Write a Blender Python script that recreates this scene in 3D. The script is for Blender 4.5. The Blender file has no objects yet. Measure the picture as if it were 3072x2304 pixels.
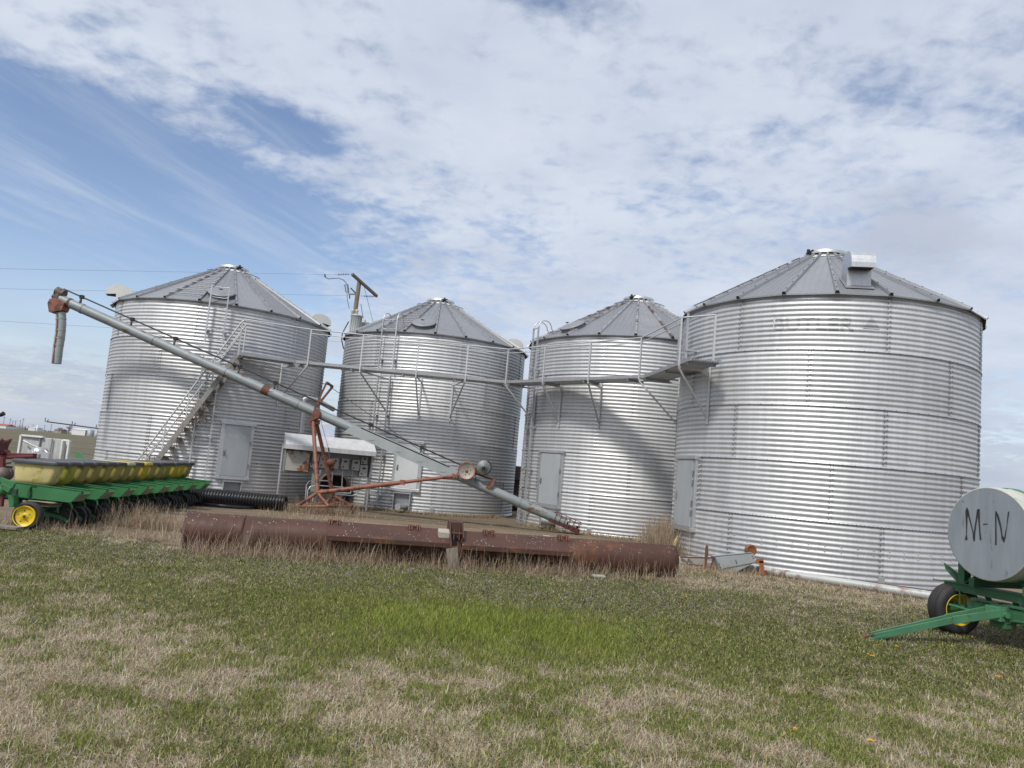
import bpy, bmesh, math, random
import numpy as np
from mathutils import Vector, Matrix
rng = np.random.default_rng(11); random.seed(11)
S = bpy.context.scene; COL = S.collection
R_ = math.radians; PI = math.pi
# ------------------------------------------------------------------ camera
F, PITCH, ROLL, EYE = 2314.0, R_(6.402), R_(4.975), 1.56
FW = np.array([0, math.cos(PITCH), math.sin(PITCH)]); RT = np.array([1., 0, 0]); UP = np.array([0, -math.sin(PITCH), math.cos(PITCH)])
O3 = np.array([0, 0, EYE])
def ray(x, y):
    X = (x-1536)/F; Y = (1152-y)/F
    return FW + (X*math.cos(ROLL)-Y*math.sin(ROLL))*RT + (X*math.sin(ROLL)+Y*math.cos(ROLL))*UP
def at(x, y, Y):                     # point seen at photo pixel x, y at depth Y metres
    d = ray(x, y); return Vector(O3 + d*Y/d[1])
def gr(x, y, z=0.):                  # point seen at photo pixel x, y at height z
    d = ray(x, y); return Vector(O3 + (z-EYE)/d[2]*d)
cd = bpy.data.cameras.new('camera'); cam = bpy.data.objects.new('camera', cd); COL.objects.link(cam)
cd.sensor_width = 36; cd.lens = F/3072*36; cd.clip_end = 6000; cd.clip_start = .05
sr = RT*math.cos(ROLL)+UP*math.sin(ROLL); su = -RT*math.sin(ROLL)+UP*math.cos(ROLL)
m = Matrix.Identity(4)
for i in range(3): m[i][0] = sr[i]; m[i][1] = su[i]; m[i][2] = -FW[i]; m[i][3] = O3[i]
cam.matrix_world = m; S.camera = cam

# ------------------------------------------------------------------ mesh builder
def basis(d, up=(0, 0, 1)):
    d = Vector(d).normalized(); u = Vector(up)
    if abs(d.dot(u)) > .98: u = Vector((1, 0, 0)) if abs(d.x) < .9 else Vector((0, 1, 0))
    s = d.cross(u).normalized(); u = s.cross(d).normalized()
    return d, s, u
class MB:
    def __init__(s): s.v = []; s.f = []; s.m = []; s.sm = []
    def add(s, vs, fs, m=0, sm=False):
        o = len(s.v); s.v += [tuple(v) for v in vs]
        for f in fs: s.f.append(tuple(i+o for i in f)); s.m.append(m); s.sm.append(sm)
        return s
    def hexa(s, a, m=0):             # 8 points: bottom 4, top 4
        return s.add(a, [(3, 2, 1, 0), (4, 5, 6, 7), (0, 1, 5, 4), (1, 2, 6, 5), (2, 3, 7, 6), (3, 0, 4, 7)], m)
    def box(s, c, sx, sy, sz, rz=0, m=0, R=None):
        c = Vector(c); M = R if R is not None else Matrix.Rotation(rz, 3, 'Z'); q = []
        for z in (-.5, .5):
            for x, y in ((-.5, -.5), (.5, -.5), (.5, .5), (-.5, .5)): q.append(c+M@Vector((x*sx, y*sy, z*sz)))
        return s.hexa(q, m)
    def beam(s, a, b, w, h, up=(0, 0, 1), m=0):
        a = Vector(a); b = Vector(b); d, sd, u = basis(b-a, up); q = []
        for e in (-.5, .5):
            for p, t in ((a, -.5), (a, .5), (b, .5), (b, -.5)): q.append(p+sd*w*t+u*h*e)
        return s.hexa(q, m)
    def tube(s, a, b, r, n=10, r2=None, m=0, caps=True, sm=True):
        a = Vector(a); b = Vector(b); r2 = r if r2 is None else r2; d, sd, u = basis(b-a)
        vs = [p+(sd*math.cos(2*PI*i/n)+u*math.sin(2*PI*i/n))*q for p, q in ((a, r), (b, r2)) for i in range(n)]
        s.add(vs, [(i, (i+1) % n, n+(i+1) % n, n+i) for i in range(n)], m, sm)
        if caps: s.add(vs[:n], [tuple(range(n-1, -1, -1))], m); s.add(vs[n:], [tuple(range(n))], m)
        return s
    def path(s, pts, r, n=8, m=0):
        pts = [Vector(p) for p in pts]; k = len(pts); vs = []
        ref = (0, 0, 1); d0 = pts[1]-pts[0]
        if abs(d0.normalized().z) > .9: ref = (0, 1, 0)
        rr = r if isinstance(r, (list, tuple)) else [r]*k
        for j, p in enumerate(pts):
            d = pts[min(j+1, k-1)]-pts[max(j-1, 0)]; _, sd, u = basis(d, ref)
            vs += [p+(sd*math.cos(2*PI*i/n)+u*math.sin(2*PI*i/n))*rr[j] for i in range(n)]
        fs = [(j*n+i, j*n+(i+1) % n, (j+1)*n+(i+1) % n, (j+1)*n+i) for j in range(k-1) for i in range(n)]
        s.add(vs, fs, m, True); s.add(vs[:n], [tuple(range(n-1, -1, -1))], m); s.add(vs[-n:], [tuple(range(n))], m)
        return s
    def lathe(s, prof, o, ax, n=32, m=0, sm=True, sc=1.):   # prof = [(radius, distance along axis)]
        o = Vector(o); d, sd, u = basis(ax); vs = []
        for r, t in ((a*sc, b*sc) for a, b in prof): vs += [o+d*t+(sd*math.cos(2*PI*i/n)+u*math.sin(2*PI*i/n))*max(r, 1e-4) for i in range(n)]
        s.add(vs, [(j*n+i, j*n+(i+1) % n, (j+1)*n+(i+1) % n, (j+1)*n+i) for j in range(len(prof)-1) for i in range(n)], m, sm)
        return s
    def prism(s, poly, off, m=0, sm=False):
        poly = [Vector(p) for p in poly]; off = Vector(off); n = len(poly)
        vs = poly+[p+off for p in poly]
        s.add(vs, [tuple(range(n-1, -1, -1)), tuple(range(n, 2*n))], m)
        return s.add(vs, [(i, (i+1) % n, n+(i+1) % n, n+i) for i in range(n)], m, sm)
    def build(s, name, mats, parent=None, bev=0, origin=None, loc=None):
        me = bpy.data.meshes.new(name); o = Vector(origin) if origin is not None else (base_of(parent) if parent else Vector((0, 0, 0)))
        me.from_pydata([(v[0]-o[0], v[1]-o[1], v[2]-o[2]) for v in s.v], [], s.f)
        mats = mats if isinstance(mats, (list, tuple)) else [mats]
        for q in mats: me.materials.append(q)
        me.polygons.foreach_set('material_index', s.m); me.polygons.foreach_set('use_smooth', s.sm); me.update()
        bm = bmesh.new(); bm.from_mesh(me); bmesh.ops.recalc_face_normals(bm, faces=bm.faces); bm.to_mesh(me); bm.free()
        ob = bpy.data.objects.new(name, me); COL.objects.link(ob)
        if parent: ob.parent = parent
        elif origin is not None: ob.location = o
        if bev:
            b = ob.modifiers.new('edge', 'BEVEL'); b.width = bev; b.segments = 2; b.limit_method = 'ANGLE'; b.angle_limit = R_(40)
        return ob
def base_of(o):
    while o.parent: o = o.parent
    return Vector(o.location)
def tag(o, label=None, cat=None, group=None, kind=None):
    if label: o['label'] = label
    if cat: o['category'] = cat
    if group: o['group'] = group
    if kind: o['kind'] = kind
    return o
def thing(name, label, cat, loc, group=None):
    o = bpy.data.objects.new(name, None); COL.objects.link(o); o.location = loc; o.empty_display_size = .2
    return tag(o, label, cat, group)
def single(mb, name, mats, label, cat, group=None, origin=None, bev=0):
    if origin is None:
        v = np.array(mb.v); origin = (v[:, 0].mean(), v[:, 1].mean(), v[:, 2].min())
    return tag(mb.build(name, mats, None, bev, origin), label, cat, group)
def np_mesh(name, V, Fq, mats, smooth=True, col=None):
    me = bpy.data.meshes.new(name); k = Fq.shape[1]
    me.vertices.add(len(V)); me.vertices.foreach_set('co', V.astype(np.float32).ravel())
    me.loops.add(Fq.size); me.loops.foreach_set('vertex_index', Fq.astype(np.int32).ravel())
    me.polygons.add(len(Fq)); me.polygons.foreach_set('loop_start', np.arange(0, Fq.size, k, dtype=np.int32))
    me.polygons.foreach_set('use_smooth', np.full(len(Fq), smooth))
    if col is not None:
        a = me.attributes.new('Col', 'FLOAT_COLOR', 'POINT'); a.data.foreach_set('color', col.astype(np.float32).ravel())
    me.update(calc_edges=True)
    for q in (mats if isinstance(mats, (list, tuple)) else [mats]): me.materials.append(q)
    ob = bpy.data.objects.new(name, me); COL.objects.link(ob); return ob

# ------------------------------------------------------------------ materials
def nn(nt, t, **kw):
    n = nt.nodes.new(t)
    for k, v in kw.items():
        if k in n.inputs: n.inputs[k].default_value = v
        else: setattr(n, k, v)
    return n
def ramp(nt, fac, stops):
    r = nt.nodes.new('ShaderNodeValToRGB'); e = r.color_ramp.elements
    e[0].position = stops[0][0]; e[1].position = stops[1][0]
    while len(e) < len(stops): e.new(stops[len(e)][0])
    for q, (p, c) in zip(e, stops): q.position = p; q.color = (*c, 1) if len(c) == 3 else c
    nt.links.new(fac, r.inputs[0]); return r.outputs[0]
def g3(x): return (x, x, x)
def mixc(nt, fac, a, b, blend='MIX'):
    n = nt.nodes.new('ShaderNodeMix'); n.data_type = 'RGBA'; n.blend_type = blend
    for sock, v in ((n.inputs[0], fac), (n.inputs[6], a), (n.inputs[7], b)):
        if isinstance(v, (int, float)): sock.default_value = v
        elif isinstance(v, tuple): sock.default_value = (*v, 1)
        else: nt.links.new(v, sock)
    return n.outputs[2]
def noise(nt, vec, scale, detail=4, rough=.55, dist=0):
    n = nn(nt, 'ShaderNodeTexNoise', Scale=scale, Detail=detail, Roughness=rough, Distortion=dist)
    nt.links.new(vec, n.inputs['Vector']); return n.outputs[0]
def mapping(nt, vec, scale=(1, 1, 1), loc=(0, 0, 0), rot=(0, 0, 0)):
    n = nt.nodes.new('ShaderNodeMapping'); n.inputs['Scale'].default_value = scale; n.inputs['Location'].default_value = loc; n.inputs['Rotation'].default_value = rot
    nt.links.new(vec, n.inputs[0]); return n.outputs[0]
def mat(name, c1, c2=None, scale=4, rough=.6, metal=0, bump=0, bscale=40, rust=None, spots=None, stretch=(1, 1, 1), rvar=.12, spec=.5):
    """weathered surface: c1/c2 mottled by noise; rust=(colour, amount 0..1, scale); spots=(colour, scale, size)"""
    mt = bpy.data.materials.new(name); mt.use_nodes = True; nt = mt.node_tree; b = nt.nodes['Principled BSDF']
    tc = nt.nodes.new('ShaderNodeTexCoord').outputs['Object']; v = mapping(nt, tc, stretch)
    n1 = noise(nt, v, scale, 6, .6)
    c2 = c2 or tuple(x*.75 for x in c1)
    col = ramp(nt, n1, [(.32, c1), (.7, c2)])
    rg = nn(nt, 'ShaderNodeMapRange'); nt.links.new(noise(nt, v, scale*3, 5), rg.inputs[0]); rg.inputs[3].default_value = max(rough-rvar, .05); rg.inputs[4].default_value = min(rough+rvar, 1)
    ro = rg.outputs[0]; me = None
    if rust:
        rc, am, rs = rust
        msk = ramp(nt, noise(nt, v, rs, 8, .65), [(.68-am*.4, g3(0)), (.74-am*.4, g3(1))])
        rcol = ramp(nt, noise(nt, v, rs*6, 4), [(.3, rc), (.7, tuple(x*.45 for x in rc))])
        col = mixc(nt, msk, col, rcol)
        if metal: me = ramp(nt, msk, [(0, g3(metal)), (1, g3(0))])
    if spots:
        sc_, ss, sz = spots
        vo = nn(nt, 'ShaderNodeTexVoronoi', Scale=ss); nt.links.new(tc, vo.inputs['Vector'])
        dm = ramp(nt, vo.outputs['Distance'], [(sz, g3(1)), (sz*1.15, g3(0))])
        sel = ramp(nt, noise(nt, tc, ss*.12, 3), [(.43, g3(0)), (.49, g3(1))])
        sel2 = nn(nt, 'ShaderNodeSeparateColor'); nt.links.new(vo.outputs['Color'], sel2.inputs[0])
        s2 = ramp(nt, sel2.outputs[0], [(.45, g3(0)), (.5, g3(1))])
        ge = nt.nodes.new('ShaderNodeNewGeometry'); sx = nn(nt, 'ShaderNodeSeparateXYZ'); nt.links.new(ge.outputs['Normal'], sx.inputs[0])
        up = ramp(nt, sx.outputs[2], [(.35, g3(0)), (.55, g3(1))])
        msk = mixc(nt, 1.0, mixc(nt, 1.0, dm, sel, 'MULTIPLY'), mixc(nt, 1.0, s2, up, 'MULTIPLY'), 'MULTIPLY')
        col = mixc(nt, msk, col, sc_)
    nt.links.new(col, b.inputs['Base Color']); nt.links.new(ro, b.inputs['Roughness'])
    if me is not None: nt.links.new(me, b.inputs['Metallic'])
    else: b.inputs['Metallic'].default_value = metal
    b.inputs['Specular IOR Level'].default_value = spec
    if bump:
        bp = nn(nt, 'ShaderNodeBump', Strength=min(bump*20, 1), Distance=bump); nt.links.new(noise(nt, v, bscale, 5), bp.inputs['Height']); nt.links.new(bp.outputs[0], b.inputs['Normal'])
    return mt
RUST = (.17, .062, .028)
def galv(name, base, rough, metal, streak=.5, sheet=False):
    """galvanised sheet: faint spangle, runs and dull oxide patches"""
    mt = bpy.data.materials.new(name); mt.use_nodes = True; nt = mt.node_tree; b = nt.nodes['Principled BSDF']
    tc = nt.nodes.new('ShaderNodeTexCoord').outputs['Object']
    n1 = noise(nt, mapping(nt, tc, (9, 9, .35)), 1, 6, .65)           # vertical runs
    n2 = noise(nt, tc, .9, 5, .6)                                     # broad weathering
    vo = nn(nt, 'ShaderNodeTexVoronoi', Scale=70); nt.links.new(tc, vo.inputs['Vector']); sp = nn(nt, 'ShaderNodeSeparateColor'); nt.links.new(vo.outputs['Color'], sp.inputs[0])
    c = ramp(nt, n2, [(.3, tuple(x*.86 for x in base)), (.7, base)])
    c = mixc(nt, streak*.45, c, ramp(nt, n1, [(.35, tuple(x*.72 for x in base)), (.65, tuple(min(x*1.12, 1) for x in base))]))
    c = mixc(nt, .12, c, sp.outputs[0], 'OVERLAY')
    if sheet:
        at_ = nn(nt, 'ShaderNodeAttribute', attribute_name='sheet'); c = mixc(nt, 1.0, c, ramp(nt, at_.outputs['Fac'], [(0, (.86, .865, .87)), (1, (1.06, 1.06, 1.06))]), 'MULTIPLY')
    nt.links.new(c, b.inputs['Base Color']); b.inputs['Metallic'].default_value = metal
    rg = nn(nt, 'ShaderNodeMapRange'); nt.links.new(mixc(nt, .5, n1, n2), rg.inputs[0]); rg.inputs[1].default_value = .3; rg.inputs[2].default_value = .7
    rg.inputs[3].default_value = rough-.07; rg.inputs[4].default_value = rough+.09; nt.links.new(rg.outputs[0], b.inputs['Roughness'])
    bp = nn(nt, 'ShaderNodeBump', Strength=.25, Distance=.004); nt.links.new(noise(nt, mapping(nt, tc, (3, 3, 1.2)), 1.3, 3), bp.inputs['Height']); nt.links.new(bp.outputs[0], b.inputs['Normal'])
    return mt
M = {}
M['wall'] = galv('galvanised_wall', (.62, .63, .64), .55, .62, .65, True)
M['roof'] = galv('galvanised_roof', (.30, .31, .33), .55, .5, .35)
M['roof2'] = galv('galvanised_roof_dull', (.255, .265, .285), .6, .4, .5)
M['roof3'] = galv('galvanised_roof_bright', (.34, .35, .37), .5, .55, .45)
M['roof_rust'] = mat('rusting_roof', (.33, .335, .345), (.26, .27, .285), 2, .52, .5, rust=((.18, .075, .04), .16, 1.6), stretch=(1, 1, .6))
M['rib_rust'] = mat('rusting_rib', (.38, .39, .41), (.33, .34, .36), 2, .52, .5, rust=((.13, .06, .04), .40, .9), stretch=(1, 1, .6))
M['bar'] = galv('dull_zinc_bar', (.60, .61, .61), .5, .3, .5)
M['galv'] = galv('galvanised_steel', (.62, .63, .64), .42, .75, .5)
M['galvdark'] = galv('dull_steel', (.32, .33, .34), .5, .6, .5)
M['door'] = mat('painted_grey_door', (.40, .43, .45), (.34, .37, .39), 2.5, .5, .15, bump=.0008, bscale=90, stretch=(1, 1, .4))
M['doorwhite'] = mat('pale_door', (.62, .65, .66), (.55, .58, .58), 2.5, .5, .1, stretch=(1, 1, .4))
M['white'] = mat('white_sheet', (.74, .75, .73), (.62, .63, .6), 3, .45, .1)
M['dark'] = mat('near_black_and_shade', (.015, .015, .016), (.03, .028, .027), 8, .7)  # near-black parts, and shade painted on roof undersides and hollow ends
M['bolt'] = mat('bolt_washer', (.06, .06, .062), (.12, .11, .1), 30, .5, .4)
M['rust'] = mat('rusted_steel', (.086, .034, .020), (.044, .020, .015), 2.6, .62, .05, bump=.002, bscale=45, rust=((.145, .058, .028), .32, 1.3), stretch=(.6, 1, 1), spots=((.66, .64, .58), 26, .14), rvar=.18)
M['rustplain'] = mat('rusty_iron', (.16, .066, .038), (.09, .042, .032), 6, .75, .1, bump=.001, bscale=80)
M['orange'] = mat('faded_orange_paint', (.27, .10, .058), (.18, .07, .045), 5, .58, 0, rust=((.11, .05, .035), .34, 5), bump=.0006, bscale=60)
M['augergrey'] = mat('blue_grey_paint', (.27, .30, .31), (.20, .23, .24), 1.6, .52, .1, rust=((.20, .11, .055), .26, 2.2), stretch=(.7, 2, 2))
M['redpaint'] = mat('old_red_paint', (.12, .022, .026), (.085, .018, .02), 6, .55, 0, rust=((.1, .045, .03), .2, 6))
M['green'] = mat('green_paint', (.048, .195, .072), (.036, .145, .055), 3, .42, 0, bump=.0004, bscale=50, rust=((.10, .085, .06), .1, 7))
M['greenfade'] = mat('faded_green_paint', (.08, .24, .12), (.06, .19, .095), 3, .45, 0, rust=((.12, .09, .06), .1, 7))
M['greendark'] = mat('dark_green_and_shade', (.02, .075, .034), (.018, .045, .024), 5, .6)  # dark green parts; also the shade painted inside the channel arms
M['yellow'] = mat('yellow_paint', (.72, .52, .02), (.62, .44, .02), 4, .42, 0, rust=((.2, .14, .05), .1, 8))
M['lid'] = mat('charcoal_lid', (.032, .035, .045), (.05, .053, .063), 6, .5)
M['rubber'] = mat('black_rubber', (.016, .016, .018), (.035, .033, .032), 7, .7, bump=.001, bscale=50)
M['blackplastic'] = mat('black_plastic', (.012, .012, .014), (.02, .02, .022), 5, .32)
M['wood'] = mat('grey_weathered_wood', (.25, .22, .175), (.13, .115, .095), 3, .85, 0, bump=.003, bscale=14, stretch=(9, 9, .8))
M['polewood'] = mat('pole_wood', (.26, .21, .155), (.17, .135, .10), 3, .85, 0, bump=.003, bscale=14, stretch=(9, 9, .5))
M['concrete'] = mat('concrete', (.40, .38, .34), (.30, .29, .26), 5, .85, bump=.003, bscale=40)
M['boxgrey'] = mat('grey_electric_box', (.40, .40, .38), (.33, .33, .31), 5, .5, .1, rust=((.20, .085, .03), .16, 2.6))
M['boxwhite'] = mat('weathered_white_panel', (.52, .53, .52), (.34, .35, .34), 3.5, .6, stretch=(3, 3, .5))
M['tankgrey'] = mat('grey_tank', (.30, .33, .36), (.23, .26, .29), 2.4, .5, .2, stretch=(3, 3, .5), bump=.0012, bscale=9, rust=((.16, .17, .17), .12, 3))
M['tankside'] = mat('mossy_white_tank', (.50, .50, .45), (.36, .38, .32), 4, .6, rust=((.05, .055, .045), .15, 12))
M['ink'] = mat('black_ink', (.02, .022, .028), (.03, .032, .038), 20, .6)
M['blackmetal'] = mat('black_metal', (.02, .02, .021), (.04, .035, .033), 8, .5, .3)
M['stake'] = mat('yellowed_plastic', (.62, .55, .36), (.50, .36, .10), 9, .5)
M['pipe'] = mat('pale_grey_pipe', (.46, .48, .46), (.40, .42, .40), 1.6, .4, .15, rust=((.20, .07, .03), .24, .9), bump=.0005, bscale=20)
M['insul'] = mat('porcelain', (.55, .54, .52), (.4, .4, .4), 10, .3)
M['xfmr'] = mat('transformer_grey', (.46, .49, .47), (.40, .43, .41), 4, .45, .1)
M['tarwire'] = mat('wire', (.05, .055, .06), (.05, .055, .06), 10, .5)
M['galvmid'] = galv('steel_grating', (.42, .43, .44), .5, .6, .5)
M['galvdull'] = galv('weathered_stair_steel', (.27, .265, .25), .6, .3, .8)
M['augergrey2'] = mat('chalky_blue_grey_paint', (.36, .395, .395), (.28, .315, .315), 2.2, .5, .15, rust=((.22, .13, .07), .10, 2.5))
M['blackrust'] = mat('greasy_black_iron', (.06, .055, .05), (.16, .12, .10), 9, .6, .2)
M['pulleygrey'] = mat('dusty_pulley', (.36, .34, .31), (.28, .26, .24), 8, .6, .2)
M['rustorange'] = mat('orange_rust', (.30, .115, .045), (.16, .065, .035), 8, .75)
M['motorgrey'] = mat('motor_grey', (.20, .215, .21), (.13, .14, .14), 7, .5, .2, rust=((.06, .05, .04), .18, 8))
M['redtrough'] = mat('dark_red_iron', (.10, .028, .024), (.06, .022, .02), 7, .65, .1)
M['orangedark'] = mat('rust_brown_paint', (.20, .075, .048), (.12, .05, .036), 6, .65, .05)
M['galvmid2'] = mat('grey_backboard', (.30, .31, .33), (.25, .26, .28), 3, .5, .3)
M['hoodsteel'] = galv('hood_steel', (.70, .71, .71), .5, .35, .9)
M['boxrust'] = mat('rust_stained_cabinet', (.45, .44, .40), (.38, .36, .31), 4, .5, .1, rust=((.30, .13, .05), .42, 2.2))
def hopmat(n, c1, c2, moss=.2): return mat(n, c1, c2, 5, .5, 0, rust=((.16, .15, .06), moss, 3.5), bump=.0006, bscale=40)
M['hopa'] = mat('sun_faded_hopper', (.62, .52, .24), (.50, .42, .18), 4, .55, 0, rust=((.52, .47, .12), .3, 5), bump=.0006, bscale=40)
M['hopa2'] = hopmat('yellow_hopper', (.46, .40, .05), (.36, .31, .05), .15)
M['hopb'] = hopmat('green_stained_hopper', (.40, .40, .05), (.24, .27, .045), .3)
M['hopc'] = hopmat('olive_hopper', (.36, .31, .095), (.26, .23, .075), .2)
M['hopd'] = hopmat('bright_yellow_hopper', (.55, .43, .05), (.42, .32, .045), .1)
M['hoppale'] = mat('pale_lid', (.52, .50, .30), (.44, .42, .26), 5, .5)
M['boxolive'] = mat('dusty_olive_box', (.24, .23, .16), (.18, .18, .13), 4, .6)
M['palewood'] = mat('sawn_wood', (.40, .37, .32), (.30, .275, .24), 4, .8, bump=.002, bscale=20, stretch=(1, 6, 6))
M['orangebright'] = mat('orange_rust_paint', (.33, .115, .03), (.19, .065, .028), 6, .6)
M['drumbrown'] = mat('brown_drum', (.075, .045, .035), (.05, .035, .03), 4, .7)
M['trailergreen'] = mat('worn_green_paint', (.045, .15, .065), (.03, .105, .048), 4, .48, 0, rust=((.09, .07, .05), .16, 6), bump=.0005, bscale=50)
M['trailerpale'] = mat('sun_bleached_green', (.075, .21, .11), (.05, .15, .08), 4, .48, 0, rust=((.10, .08, .055), .14, 6))
M['dustygreen'] = mat('dusty_green_plate', (.22, .235, .17), (.13, .19, .10), 5, .6)
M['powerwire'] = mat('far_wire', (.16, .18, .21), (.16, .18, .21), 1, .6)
M['insulgrey'] = mat('grey_insulator', (.22, .25, .28), (.15, .17, .2), 10, .4)
M['redroof'] = mat('red_roof', (.36, .10, .07), (.3, .09, .07), 2, .7)
M['tanwall'] = mat('tan_wall', (.34, .30, .26), (.3, .27, .23), 2, .8)
M['brownroof'] = mat('brown_roof', (.17, .13, .11), (.14, .11, .1), 2, .8)
M['bark'] = mat('grey_bark', (.20, .175, .165), (.15, .13, .125), 1, .9)
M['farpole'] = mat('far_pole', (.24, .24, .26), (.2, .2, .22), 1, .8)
M['farwood'] = mat('far_brush', (.22, .21, .22), (.17, .165, .175), .05, .9)
M['dark2'] = mat('dark_crack', (.045, .035, .027), (.06, .048, .036), 8, .95)
M['greenstem'] = mat('green_stem', (.12, .18, .05), (.1, .15, .05), 20, .6)
M['dandy'] = mat('dandelion_yellow', (.80, .52, .01), (.75, .42, .01), 60, .6)
SKYT = (1.14, 1.10, 1.14); EXPO = 0.34
# ------------------------------------------------------------------ grain bins
PITCHZ, AMP = .1016, .0074
BINS = [dict(c=(-9.516, 25.072), R=3.266, z=.042, H=5.59, rib=7.0), dict(c=(-2.803, 27.216), R=3.18, z=.055, H=5.59, rib=4.6),
        dict(c=(3.849, 24.476), R=3.343, z=.008, H=5.59, rib=8.0), dict(c=(7.238, 17.985), R=3.237, z=.0, H=5.59, rib=-.7)]
def corr(z): return AMP*math.cos(2*PI*z/PITCHZ)
class Bin:
    def __init__(s, c, R, z, H, rib): s.c = c; s.R = R; s.z = z; s.H = H; s.rib = rib
    def p(s, a, r, z): a = R_(a); return Vector((s.c[0]+r*math.sin(a), s.c[1]-r*math.cos(a), s.z+z))
    def hit(s, x, y, dr=0.):         # (angle, height) where photo pixel x, y meets the wall
        d = ray(x, y); R = s.R+dr; cx, cy = s.c
        a = d[0]**2+d[1]**2; b = -2*(d[0]*cx+d[1]*cy); c = cx*cx+cy*cy-R*R
        t = (-b-math.sqrt(max(b*b-4*a*c, 0)))/(2*a); P = O3+t*d
        return math.degrees(math.atan2(P[0]-cx, -(P[1]-cy))), P[2]-s.z
    def out(s, a): a = R_(a); return Vector((math.sin(a), -math.cos(a), 0))
    def side(s, a): a = R_(a); return Vector((math.cos(a), math.sin(a), 0))
B = [Bin(**b) for b in BINS]
TS = math.tan(R_(29.7))
LR = .46                             # lid radius
def roof_z(b, r): return b.H+.05-(r-b.R)*TS
def bolt(mb, b, a, z, m=1, s=.013):
    P = b.p(a, b.R+AMP, z); o = b.out(a); mb.lathe([(s, -.006), (s, .006), (s*.55, .012), (0, .013)], P, o, 7, m, False)
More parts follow.
